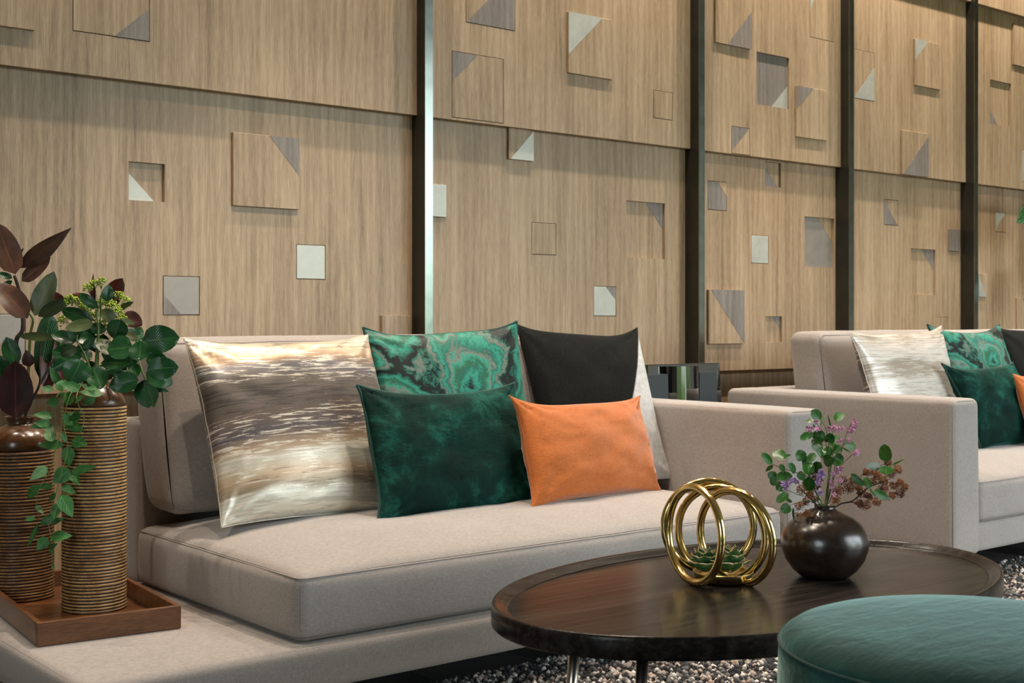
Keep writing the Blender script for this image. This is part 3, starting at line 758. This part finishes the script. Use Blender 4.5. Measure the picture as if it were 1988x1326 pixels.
# ---------------------------------------------------------------- leaves
def leaf(base, tip, width, mat, parent, name='leaf', shape='oval', fold=.22, droop=.12, tilt=0.0, roll=0.0, nl=8):
    base, tip = Vector(base), Vector(tip); a = tip - base; L = a.length; a.normalize()
    mid = (base + tip) / 2; n = (Vector((0, 0, H)) - mid).normalized()
    n = (n + Vector((U(-.25, .25), 0, .25)))
    n = (n - a * n.dot(a)).normalized(); s = a.cross(n)
    if roll: q = Matrix.Rotation(roll, 3, a); n = q @ n; s = q @ s
    V = []; uv = []; Fc = []
    for i in range(nl + 1):
        t = i / nl
        if shape == 'oval': w = 1.06 * (max(0, 1 - (2 * t ** .85 - 1) ** 2)) ** .62 * (1 - .1 * t)
        elif shape == 'round': w = 1.12 * (max(0, 1 - (2 * t ** .9 - 1) ** 2)) ** .5
        elif shape == 'point': w = (math.sin(math.pi * t ** .75)) ** .9 * (1 - .25 * t) * 1.1 if 0 < t < 1 else 0
        else: w = math.sin(math.pi * t ** .7) ** 1.3 if 0 < t < 1 else 0
        w = max(w, .02) * width / 2
        bend = droop * L * (t * (1 - t) * 4) * .5
        ctr = base + a * L * t + n * bend
        for j, q in enumerate((-1, -.55, 0, .55, 1)):
            V.append(ctr + s * w * q + n * (fold * w * abs(q) ** 1.3 - .25 * fold * w * (abs(q) > .9)) + n * (.03 * width * math.sin(t * 9 + q * 3)) * abs(q)); uv.append((.5 + q * .5, t))
    for i in range(nl):
        for j in range(4): Fc.append((i * 5 + j, i * 5 + j + 1, (i + 1) * 5 + j + 1, (i + 1) * 5 + j))
    return mk(name, V, Fc, mat, parent, origin=base, uv=uv)
def LV(lst, ox, oy, s, t0, parent, jit=.05, wpx=1.0):
    for e in lst:
        bx, by, tx, ty, w, mt = e[:6]; sh = e[6] if len(e) > 6 else 'oval'; dd = e[7] if len(e) > 7 else U(-jit, jit)
        t = t0 + dd
        b = atT(ox + bx / s, oy + by / s, t); p = atT(ox + tx / s, oy + ty / s, t + U(-.03, .03))
        leaf(b, p, w / s / F * t * wpx, M[mt], parent, shape=sh, fold=U(.1, .35), droop=U(-.1, .16), roll=U(-.3, .3))
def stemP(pts, ox, oy, s, t0, r, mat, parent, name='stem', dz=.0):
    P = [atT(ox + x / s, oy + y / s, t0 + (q[0] if q else 0)) for x, y, *q in pts]
    P = smoothpath(P, 5); n = len(P); rr = [r * (1 - .45 * i / n) for i in range(n)]
    return tube(name, P, rr, M[mat], parent, 7)

# rubber plant branch, left vase
rp = empty('rubber_plant_branch', (C2[0], C2[1], zT(815, T2)), 'bronze and burgundy rubber plant branches standing in the left vase', 'plant')
stemP([(38, 822), (33, 700), (32, 660), (44, 640), (43, 600), (36, 560), (28, 535)], 0, 0, 1, T2, .007, 'bark', rp)
stemP([(45, 822), (55, 790), (75, 752), (78, 730), (76, 700), (80, 650)], 0, 0, 1, T2, .004, 'bark', rp)
stemP([(50, 822), (55, 720), (59, 650), (64, 620), (50, 600), (34, 575)], 0, 0, 1, T2 + .03, .0045, 'stem', rp)
stemP([(78, 745), (110, 690), (150, 640), (190, 600), (215, 575)], 0, 0, 1, T2 + .02, .003, 'bark', rp)
A = [(30,532,-6,432,50,'lf_brown','oval',-.03),(39,520,139,442,36,'lf_brown','point',.0),(42,546,98,499,29,'lf_rose','oval',.02),(54,618,-10,549,48,'lf_brown','oval',-.07),
 (67,613,105,527,42,'lf_olive','oval',-.05),(98,606,76,733,44,'lf_green','oval',.03),(74,614,152,572,27,'lf_olive','point',-.06),(106,656,36,652,18,'lf_olive','oval',-.10),
 (30,812,30,700,66,'lf_dred','oval',-.10),(58,712,50,679,24,'lf_dred','point',-.03),(30,708,12,654,34,'lf_green','oval',-.02),(4,745,-6,688,44,'lf_green','oval',-.06),
 (24,540,-6,530,13,'lf_green','oval'),(24,545,-2,562,11,'lf_green','oval'),(30,500,17,458,16,'lf_pale','point',.02),(33,503,46,481,9,'lf_olive','point',.03),
 (118,604,96,566,34,'lf_red','oval',.05),(82,750,101,606,24,'lf_red','point',.03),(120,752,108,650,32,'lf_red','point',.06),(92,758,98,700,24,'lf_dred','point',.05),
 (181,602,181,530,12,'lf_red','point',.08),(176,596,141,570,28,'lf_red','oval',.08),(204,594,238,540,38,'lf_red','oval',.08),(236,612,276,632,34,'lf_dred','oval',.08),(40,800,-8,750,30,'lf_dred','oval',.04)]
LV(A, 0, 0, 1, T2, rp)

# broad-leaved branch, tall vase
lb = empty('leafy_branch', (C1[0], C1[1], zT(735, T1)), 'glossy dark green broad-leaved branches standing in the taller vase', 'plant')
s4 = 4.279
stemP([(440, 940), (470, 600), (470, 470), (465, 350), (520, 280)], 80, 520, s4, T1, .0035, 'stem', lb)
stemP([(440, 940), (400, 820), (345, 690), (300, 610), (300, 560)], 80, 520, s4, T1 - .03, .003, 'stem', lb)
stemP([(450, 940, 0), (600, 800, -.02), (780, 700, -.04), (815, 780, -.06), (850, 890, -.07), (900, 980, -.07)], 80, 520, s4, T1, .003, 'stem', lb)
stemP([(450, 940), (600, 760), (720, 690), (845, 615)], 80, 520, s4, T1 + .02, .003, 'stem', lb)
B = [(470,335,312,212,70,'lf_green','oval',-.04),(535,278,562,138,78,'lf_green','oval',-.03),(428,440,165,345,92,'lf_green','oval',-.02),(432,455,195,505,88,'lf_olive','oval',-.06),
 (608,442,500,345,84,'lf_olive','oval',-.04),(664,430,600,590,135,'lf_green','oval',-.06),(668,425,785,468,38,'lf_olive','oval'),(655,345,768,283,36,'lf_olive','oval',.03),
 (285,612,80,548,92,'lf_green','oval',.02),(302,612,235,490,74,'lf_green','oval',0),(348,668,444,580,56,'lf_green','oval',-.08),(335,745,86,690,130,'lf_green','oval',-.05),
 (300,660,160,725,75,'lf_olive','oval',-.07),(605,718,455,585,115,'lf_olive','oval',-.02),(758,655,545,680,178,'lf_green','oval',-.08),(802,598,678,530,55,'lf_olive','oval',-.01),
 (840,612,1150,580,185,'lf_green','oval',-.04),(812,772,825,602,148,'lf_green','oval',-.12),(870,765,1048,760,105,'lf_green','oval',-.03),(878,845,1142,825,150,'lf_green','oval',-.13),
 (870,870,1092,965,150,'lf_green','oval',-.10),(808,925,562,990,135,'lf_green','oval',-.12),(850,930,890,1165,150,'lf_green','oval',-.09),(880,975,940,1158,112,'lf_green','point',-.14),
 (905,985,1062,1030,52,'lf_green','point',-.09),(745,790,495,790,108,'lf_green','oval',-.06),(560,865,680,850,55,'lf_green','oval',-.03),(430,822,500,1008,142,'lf_green','oval',-.09),
 (335,760,235,965,172,'lf_green','oval',-.12),(205,775,86,845,82,'lf_green','oval',-.08),(690,850,762,920,70,'lf_green','oval',-.02),(800,905,742,790,90,'lf_green','oval',-.03),
 (400,480,330,620,120,'lf_green','oval',.03),(480,560,440,700,150,'lf_green','oval',.04),(620,700,500,720,150,'lf_green','oval',.03),(640,780,640,920,130,'lf_green','oval',.03),(260,540,190,640,90,'lf_green','oval',.04),(700,520,860,620,90,'lf_green','oval',.02),(800,560,850,640,60,'lf_pale','oval',.03)]
for k in range(22):
    x, y, a = U(170, 760), U(480, 860), U(0, 6.28); L_ = U(120, 190)
    B.append((x, y, x + L_ * math.cos(a), y + .8 * L_ * math.sin(a), L_ * .55, 'lf_green' if k % 4 else 'lf_olive', 'oval', U(.0, .08)))
LV(B, 80, 520, s4, T1 - .0, lb, wpx=1.28)

def ball(V, Fc, p, r, m=0):
    b = len(V); p = Vector(p)
    for q in ((1, 0, 0), (0, 1, 0), (-1, 0, 0), (0, -1, 0), (0, 0, 1), (0, 0, -1)): V.append(p + Vector(q) * r)
    for f in ((0, 1, 4), (1, 2, 4), (2, 3, 4), (3, 0, 4), (1, 0, 5), (2, 1, 5), (3, 2, 5), (0, 3, 5)): Fc.append(tuple(b + i for i in f))
def umbel(center, rad, root, nb, br, mats, parent, name, up=.3, sr=.0006):
    V = []; Fc = []; mi = []
    c0 = Vector(center); root = Vector(root)
    axis = (c0 - root).normalized(); hub = c0 - axis * rad * .9
    tubeVF([root, hub.lerp(root, .4) + Vector((0, 0, .003)), hub], sr * 1.4, 5, False, V, Fc)
    for k in range(nb):
        d = Vector((random.gauss(0, 1), random.gauss(0, 1), random.gauss(0, 1))).normalized()
        if d.dot(axis) < -.35: d = -d
        p = c0 + d * rad * U(.55, 1.0)
        if k % 3 == 0: tubeVF([hub, p], sr * .6, 4, False, V, Fc)
        while len(mi) < len(Fc): mi.append(1)
        ball(V, Fc, p, br * U(.8, 1.25))
        while len(mi) < len(Fc): mi.append(0)
    return mk(name, V, Fc, mats, parent, origin=root, smooth=True, mi=mi)
bs = empty('berry_sprig', (C1[0], C1[1], zT(735, T1)), 'lime green berry sprigs rising among the leaves of the taller vase', 'plant')
stemP([(470, 940), (480, 600), (490, 420), (490, 230)], 80, 520, s4, T1 + .03, .0022, 'stem', bs)
for x, y, r in ((500,130,45),(445,135,38),(385,170,42),(235,265,45),(290,285,40),(345,330,38),(640,235,42),(700,285,45),(590,330,50),(640,380,50),(190,440,45),(500,300,45),(430,410,45),(560,290,38),(540,390,45),(670,430,40),(690,490,22),(520,470,40),(380,360,38),(600,430,40)):
    t = T1 + U(.0, .06); c0 = atT(80 + x / s4, 520 + y / s4, t); k = 1 / s4 / F * t
    rt = atT(80 + (490 + (x - 490) * .25) / s4, 520 + (max(y + 60, 330) + 60) / s4, T1 + .03)
    umbel(c0, r * k * 1.15, rt, 38, 9.5 * k, [M['berry'], M['stem']], bs, 'berry_cluster')

vn = empty('trailing_vine', (C1[0], C1[1] - .05, zT(735, T1)), 'fresh green vine spilling from the taller vase down between the vases', 'plant')
TV = T1 - .10; s2_ = 2.4275
for P in ([(400,-110,.08),(310,-40),(290,120),(255,250),(240,320),(190,400),(170,480),(180,560),(150,640)], [(400,-110,.08),(330,-30),(300,100),(320,220),(290,330),(260,450),(230,560),(240,640),(245,720),(250,790)], [(400,-110,.08),(360,-20),(395,80),(370,160),(320,220)], [(400,-110,.08),(270,-30),(265,100),(300,150)]):
    stemP(P, 0, 780, s2_, TV, .0013, 'stem', vn)
VL = [(250,70,155,62,36),(240,95,138,122,36),(300,100,392,52,50),(310,100,398,138,42),(255,130,198,115,32),(250,188,218,128,46),(290,150,312,192,26),(340,180,412,205,52),(302,205,178,205,42),(320,208,325,308,52),
 (335,332,458,303,36),(345,330,368,395,42),(328,318,246,385,66),(225,308,138,372,46),(182,400,128,458,46),(250,400,162,396,26),(262,430,228,472,22),(290,398,358,432,36),(285,438,342,545,62),(275,475,250,558,42),
 (250,540,188,582,36),(240,572,302,550,30),(170,490,206,532,22),(165,545,113,560,22),(180,575,128,688,22),(240,640,342,632,46),(225,640,172,702,46),(235,690,272,668,26),(245,690,240,720,20),(248,760,255,800,12)]
LV([(a, b, c_, d, w, 'lf_pale' if i % 9 == 4 else 'lf_vine', 'point', U(-.03, .03)) for i, (a, b, c_, d, w) in enumerate(VL)], 0, 780, s2_, TV, vn, wpx=1.2)
VL2 = [(102,1010,-4,1000,56),(150,970,68,815,62),(240,970,120,960,70),(325,1005,150,962,82),(442,890,310,935,62),(462,1012,310,960,52),(512,1050,308,1030,66),(272,1112,145,1040,84),(152,1110,38,1122,72),(452,1080,345,1130,64),(345,1055,278,1130,30),(180,1020,100,930,50),(60,1300,-60,1290,60),(240,1290,180,1210,70),(330,1210,230,1270,60)]
LV([(a, b, c_, d, w, 'lf_pale' if i in (6,) else 'lf_vine', 'point', U(-.05, 0)) for i, (a, b, c_, d, w) in enumerate(VL2)], 80, 520, s4, TV, vn, wpx=1.2)

# ---------------------------------------------------------------- oval coffee table
TCX, TCY, TZ = 2.102, 1.771, .40
ct = empty('coffee_table', (TCX, TCY, 0), 'oval black-stained wooden coffee table with raised rim and slim metal legs', 'table')
def oval(name, prof, mat, parent, seg=96):
    """prof = list of (inset from the outline, z)"""
    V = []; Fc = []; n = len(prof); A_, B_ = .643, .396
    for ins, z in prof:
        for j in range(seg):
            a = 2 * math.pi * j / seg; V.append((TCX + (A_ - ins) * math.cos(a), TCY + (B_ - ins) * math.sin(a), z))
    for i in range(n - 1):
        for j in range(seg): Fc.append((i * seg + j, i * seg + (j + 1) % seg, (i + 1) * seg + (j + 1) % seg, (i + 1) * seg + j))
    Fc.append(tuple(reversed(range(seg)))); Fc.append(tuple(range((n - 1) * seg, n * seg)))
    return mk(name, V, Fc, mat, parent, smooth=False)
SURF = .3865
oval('tabletop', [(.03, .362), (.03, SURF)], M['blackwood'], ct)
bm_prof = [(.030, .358), (.004, .358), (.0, .362), (.0, .394), (.0015, .398), (.004, TZ), (.008, .3995), (.014, .397), (.022, .392), (.029, .3885), (.034, SURF + .0003), (.034, .3635)]
V = []; Fc = []; seg = 128; n = len(bm_prof)
for ins, z in bm_prof:
    for j in range(seg):
        a = 2 * math.pi * j / seg; V.append((TCX + (.643 - ins) * math.cos(a), TCY + (.396 - ins) * math.sin(a), z))
for i in range(n):
    i2 = (i + 1) % n
    for j in range(seg): Fc.append((i * seg + j, i * seg + (j + 1) % seg, i2 * seg + (j + 1) % seg, i2 * seg + j))
recalc(mk('rim', V, Fc, M['blackwood'], ct))
for (ax, ay) in ((1118, 1262), (1247, 1268)):
    pass
LEG = []
for px, zb in ((1121, 2.50), (1250, 2.36)):
    p = atT(px, 1275, zb); LEG.append((p.x, p.y))
LEG += [(2 * TCX - LEG[0][0], LEG[0][1]), (2 * TCX - LEG[0][0], 2 * TCY - LEG[0][1]), (2.55, 1.60)]
for x, y in LEG:
    v = Vector((x - TCX, y - TCY, 0)); v = v.normalized() if v.length > .01 else Vector((1, 0, 0))
    tube('leg', [(x - v.x * 0, y, .360), (x + v.x * .035, y + v.y * .035, .016)], [.0115, .0095], M['nickel'], ct, 20)

# ---------------------------------------------------------------- brass ring holder with ceramic succulents
gc = atT(1404, 1128, 2.735); GX, GY = gc.x, gc.y
ZB = SURF + .001
gr = empty('ring_ornament', (GX, GY, ZB), 'polished brass ornament of interlocking rings around a small dish', 'ornament')
lathe('dish', (GX, GY), [(0, ZB), (.050, ZB), (.058, ZB + .003), (.060, ZB + .014), (.064, ZB + .020), (.0635, ZB + .0215), (.060, ZB + .020), (.055, ZB + .012), (0, ZB + .011)], M['gold2'], gr, 48)
gk = 2.735 / F
def ring(px, py, hw, hh, dt, sgn, tiltx=0, r=.0082):
    t = 2.735 + dt; c0 = atT(px, py, t); Rr = hh * t / F - r; al = sgn * math.acos(min(1, (hw - 5) / (hh - 5)))
    right = Vector((VY, -VX, 0)); fwd = Vector((VX, VY, 0)); d = right * math.cos(al) + fwd * math.sin(al); up = Vector((0, 0, 1))
    if tiltx: up = (up + right * tiltx).normalized(); d = (d - up * d.dot(up)).normalized()
    P = [c0 + (d * math.cos(2 * math.pi * k / 72) + up * math.sin(2 * math.pi * k / 72)) * Rr for k in range(72)]
    tube('ring', P, r, M['gold'], gr, 16, True)
ring(1348, 1038, 46, 99, -.045, -1, .03)
ring(1428, 1043, 65, 98, -.03, -1, -.08)
ring(1376, 1021, 94, 94, .045, 1, .0)
ring(1400, 1036, 84, 98, .02, -1, -.12)
def rosette(px, py, dt, rad, nlev, label):
    cc = atT(px, py, 2.735 + dt); z0 = ZB + .0125
    ro = empty('ceramic_succulent', (cc.x, cc.y, z0), label, 'succulent', 'ceramic succulents in the brass dish')
    for lv in range(nlev):
        m = [7, 6, 5, 4, 3][lv]; el = [.45, .72, .95, 1.18, 1.38][lv]; L = rad * [1.0, .98, .9, .75, .6][lv]
        for k in range(m):
            a = 2 * math.pi * (k + lv * .5) / m + lv * .3; d = Vector((math.cos(a), math.sin(a), 0))
            ax = d * math.cos(el) + Vector((0, 0, math.sin(el))); s = Vector((-d.y, d.x, 0)); n = s.cross(ax) * -1
            base = Vector((cc.x, cc.y, z0 + .004 + .007 * lv)) + d * .006; V = []; uv = []; Fc = []
            NL = 7
            for i in range(NL + 1):
                t = i / NL; w = (math.sin(math.pi * (.12 + .88 * t) ** 1.15)) ** .8 * L * .48 if i < NL else .0003
                if i == 0: w = L * .14
                cpt = base + ax * L * t + Vector((0, 0, 1)) * L * .22 * t * t
                for q in (-1, -.6, 0, .6, 1): V.append(cpt + s * w * q + n * -(w * .5 * (q * q) - .0) * -1); uv.append((.5 + q / 2, t))
            for i in range(NL):
                for j in range(4): Fc.append((i * 5 + j, i * 5 + j + 1, (i + 1) * 5 + j + 1, (i + 1) * 5 + j))
            o = mk('leaf', V, Fc, M['succ'], ro, origin=base, uv=uv)
            sm = o.modifiers.new('thick', 'SOLIDIFY'); sm.thickness = .0016
rosette(1368, 1120, .012, .036, 4, 'smaller green glazed ceramic succulent at the left of the brass dish')
rosette(1417, 1122, .0, .043, 5, 'larger green glazed ceramic succulent with gold-edged leaves in the brass dish')

# ---------------------------------------------------------------- round dark vase with flowers
t0 = 2.785; bc0 = atT(1601, 1100, t0); BX, BY = bc0.x, bc0.y
k0 = t0 / F
prof = [(0, 0), (40, 0), (48, 2), (62, 14), (76, 34), (83, 56), (84, 68), (80, 86), (70, 101), (54, 114), (36, 123), (24, 128), (19, 133), (20, 138), (16, 138), (13, 132), (10, 120), (0, 118)]
rv = lathe('round_vase', (BX, BY), [(r * k0, SURF + .0012 + z * k0 * 1.0) for r, z in prof], M['blackvase'], None, 64)
props(rv, 'squat round dark brown polished wooden vase on the coffee table', 'vase')
MZ = SURF + .0012 + 134 * k0
s5 = 5.1; OX, OY = 1440, 780
mouth = Vector((BX, BY, MZ))
def q5(x, y, d=0): return atT(OX + x / s5, OY + y / s5, t0 + d)
gs = empty('eucalyptus_sprig', mouth, 'small round-leaved green sprigs standing in the round dark vase', 'plant')
def stem5(pts, r, mat, parent, name='stem'):
    P = smoothpath([mouth + Vector((U(-.006, .006), U(-.006, .006), -.02))] + [q5(*p) for p in pts], 5); n = len(P)
    return tube(name, P, [r * (1 - .5 * i / n) for i in range(n)], M[mat], parent, 6)
stem5([(820, 1050), (850, 800), (880, 600), (860, 420), (830, 260), (780, 180)], .0018, 'stem', gs)
stem5([(840, 1050), (870, 760), (900, 520), (900, 280), (940, 195)], .0014, 'stem', gs)
stem5([(810, 1050), (740, 900), (640, 730), (530, 700), (380, 650), (300, 615)], .0014, 'stem', gs)
stem5([(815, 1050), (700, 960), (560, 920), (460, 880), (400, 880)], .0012, 'stem', gs)
stem5([(810, 1060), (650, 980), (520, 1010), (475, 1030)], .0011, 'stem', gs)
stem5([(815, 1050), (700, 850), (620, 700), (600, 590)], .0012, 'stem', gs)
for a in ([(860, 420), (980, 430), (1030, 425)], [(900, 520), (990, 450), (1080, 500)]):
    tube('stem', smoothpath([q5(*p) for p in a], 4), .0008, M['stem'], gs, 5)
SL = [(780,182,690,82,88),(938,196,992,104,80),(708,205,636,186,52),(708,308,578,372,68),(832,362,696,318,95),(862,402,868,308,82),(868,410,966,338,60),(800,440,688,378,64),(802,465,688,436,84),(802,548,742,478,54),(898,525,782,470,98),(906,502,992,448,84),
 (902,556,812,606,100),(904,552,1004,606,108),(1020,420,1128,436,92),(992,450,1086,506,22),(300,616,198,508,64),(312,626,232,692,38),(432,568,316,490,94),(486,524,404,572,32),(602,584,556,478,92),(606,592,640,540,50),(722,508,656,606,64),(660,728,655,592,98),(782,600,708,706,86),
 (532,702,458,606,64),(345,772,256,708,84),(502,732,336,752,90),(632,732,544,740,80),(660,742,670,886,98),(442,882,336,848,66),(462,908,342,992,76),(502,992,408,948,38),(478,1030,388,1092,84),(510,1045,520,1188,24),(430,690,370,630,60),(880,440,940,410,70),(690,560,600,620,70),(340,740,300,830,70),(420,800,350,880,80)]
for i, (a, b, c_, d, w) in enumerate(SL):
    LV([(a, b, c_, d, w * 1.1, 'lf_small', 'round' if w > 40 else 'point', U(-.04, .02))], OX, OY, s5, t0, gs)
for a, b, c_, d, w in ((770,250,845,110,20),(885,260,850,120,18),(700,215,760,300,16)): LV([(a, b, c_, d, w, 'lf_small', 'point')], OX, OY, s5, t0, gs)
ls = empty('lime_leaf_sprig', mouth, 'lime green leaf sprigs at the right, among rust seed heads', 'plant')
stem5([(840, 1070), (980, 1010), (1120, 970), (1260, 850), (1420, 740), (1430, 630)], .0012, 'stem', ls)
for a, b, c_, d, w, m_ in ((1430,592,1412,418,112,'lf_lime'),(1378,640,1218,640,74,'lf_olive'),(1432,634,1432,722,140,'lf_lime'),(1478,632,1618,564,22,'lf_lime'),(1205,832,1083,712,62,'lf_small'),(1278,850,1214,748,76,'lf_lime'),(1262,850,1332,952,24,'lf_lime'),(1308,880,1458,968,74,'lf_small'),(1500,615,1560,605,16,'lf_lime')):
    LV([(a, b, c_, d, w, m_, 'round' if w > 40 else 'point', U(-.05, -.02))], OX, OY, s5, t0, ls)
sd = empty('seed_head_branch', mouth, 'rust brown seed head branches on dark twigs in the round vase', 'plant')
stem5([(830, 1100), (980, 1010), (1100, 980), (1250, 850), (1450, 780)], .0026, 'twig', sd)
stem5([(850, 1110), (930, 1100), (1030, 1122)], .0022, 'twig', sd, 'cut_twig')
stem5([(800, 1090), (740, 1020), (640, 920), (600, 880)], .0022, 'twig', sd)
stem5([(800, 1090), (700, 1060), (610, 1100)], .0018, 'twig', sd)
stem5([(900, 1060), (1000, 1000), (1160, 1000)], .0018, 'twig', sd)
UM = [(700,740),(590,870),(680,920),(740,850),(570,1030),(640,985),(720,960),(570,1130),(650,1110),(700,1140),(600,1170),(1000,790),(1060,860),(960,880),(1150,850),(1180,900),(930,970),(1230,700),(1300,690),(1340,740),(1400,780),(1470,720),(1540,670),(1440,600),(1500,830),(1560,800),(1610,840),(1560,900),(1480,930),(1400,850),(1160,1010),(1220,1020),(1330,985),(1250,940),(1300,790),(1090,790),(760,780),(640,800)]
for i, (x, y) in enumerate(UM):
    c0 = q5(x, y, U(-.03, .04)); rt = q5(x + (860 - x) * .14, y + (1000 - y) * .14, 0)
    umbel(c0, U(44, 62) / s5 * k0, rt, 110, 4.6 / s5 * k0 * 1.35, [M['seed' if i % 3 else 'seed2'], M['seed2' if i % 2 else 'seed']], sd, 'seed_head', sr=.0005)
fs = empty('flower_sprig', mouth, 'sprigs of tiny pink and lilac flowers in the round dark vase', 'flowers')
def flower_mesh(mat):
    V = []; Fc = []
    for k in range(26):
        d = Vector((random.gauss(0, 1), random.gauss(0, 1), random.gauss(0, 1))).normalized(); s = d.orthogonal().normalized(); t = d.cross(s); b = len(V)
        an = U(0, 6.28); s, t = s * math.cos(an) + t * math.sin(an), t * math.cos(an) - s * math.sin(an)
        V += [d * .2, d * .8 + s * .38, d * 1.05 + t * .1, d * .8 - s * .38]; Fc.append((b, b + 1, b + 2, b + 3))
    me = bpy.data.meshes.new('flower'); me.from_pydata(V, [], Fc); me.materials.append(mat); return me
FM = [flower_mesh(M['pink']), flower_mesh(M['purple'])]
stem5([(830, 1050), (880, 850), (960, 500), (1060, 380)], .001, 'twig', fs); stem5([(830, 1050), (860, 700), (820, 350), (740, 210)], .001, 'twig', fs); stem5([(845, 1050), (900, 900), (930, 700), (1110, 510), (1140, 505)], .0009, 'twig', fs)
stem5([(820, 1060), (660, 900), (540, 800), (425, 830)], .0009, 'twig', fs); stem5([(840, 1050), (950, 600), (1060, 260), (1110, 200)], .0009, 'twig', fs)
for i, (x, y, p) in enumerate([(740,200,0),(655,265,0),(755,268,0),(868,265,0),(920,262,0),(950,280,0),(992,262,0),(1118,196,0),(1110,240,0),(1070,285,0),(1100,275,0),(975,385,0),(1062,382,0),(1148,490,0),(1130,515,0),(900,712,0),(935,705,0),(960,665,0),(985,668,0),(890,795,0),(955,770,0),(980,780,0),(930,880,0),(915,918,0),(890,840,0),
   (785,690,1),(770,730,1),(800,720,1),(760,770,1),(410,815,1),(440,820,1),(425,850,1),(480,790,1),(510,780,1),(545,795,1),(780,905,1),(755,800,1),(670,285,0),(690,265,0)]):
    o = bpy.data.objects.new('flower', FM[p]); COL.objects.link(o); o.parent = fs; w = q5(x, y, U(-.05, 0)); o.location = w - mouth
    k = U(26, 36) / s5 * k0; o.scale = (k, k, k); o.rotation_euler = (U(0, 6), U(0, 6), 0)

# ---------------------------------------------------------------- ottoman
OC = (1.685, 1.014); OR = .286; OZ = .468
ot = empty('ottoman', (OC[0], OC[1], 0), 'round teal velvet ottoman in the right foreground', 'ottoman')
pr = [(0, .03), (OR * .93, .03), (OR * .985, .05), (OR * 1.01, .12), (OR * 1.015, .25), (OR * 1.01, .38), (OR * 1.003, .44), (OR, OZ)]
lathe('body', OC, pr + [(OR * .985, OZ + .0015)], M['ottoman'], ot, 96)
lathe('top_cushion', OC, [(OR * .99, OZ - .004), (OR * .995, OZ + .002), (OR * .975, OZ + .010), (OR * .94, OZ + .017), (OR * .88, OZ + .023), (OR * .78, OZ + .028), (OR * .6, OZ + .032), (OR * .4, OZ + .034), (OR * .2, OZ + .035), (0, OZ + .0352)], M['ottoman'], ot, 96)
tube('piping', [(OC[0] + OR * 1.0 * math.cos(a * math.pi / 60), OC[1] + OR * 1.0 * math.sin(a * math.pi / 60), OZ + .001) for a in range(120)], .0016, M['pipegreen'], ot, 6, True)
for k in range(4):
    a = math.pi / 4 + k * math.pi / 2; lathe('foot', (OC[0] + .2 * math.cos(a), OC[1] + .2 * math.sin(a)), [(0, .012), (.02, .012), (.024, .032), (0, .032)], M['blackfoot'], ot, 16)

# ---------------------------------------------------------------- potted plant behind the far sofa (only one leaf reaches into view)
pp = empty('potted_plant', (7.35, 3.86, 0), 'large glossy broad green leaf entering at the right edge near the wall', 'plant')
lathe('pot', (7.35, 3.86), [(0, .0), (.10, 0), (.13, .30), (.135, .32), (.12, .32), (.11, .28), (0, .28)], M['leather'], pp, 32)
tube('stem', smoothpath([(7.35, 3.86, .25), (7.33, 3.84, .9), (7.22, 3.80, 1.35), (7.05, 3.76, 1.56)], 6), .012, M['stem'], pp, 8)
tipw = atY(1973, 432, 3.62)
for b_, t_, w in (((7.12, 3.66, 1.60), tipw, .26), ((7.15, 3.80, 1.5), (7.5, 3.7, 1.15), .24), ((7.2, 3.80, 1.55), (7.7, 3.75, 1.8), .22), ((7.05, 3.84, 1.3), (6.95, 3.86, .98), .20)):
    leaf(b_, t_, w, M['lf_green'], pp, fold=.3, droop=.2)
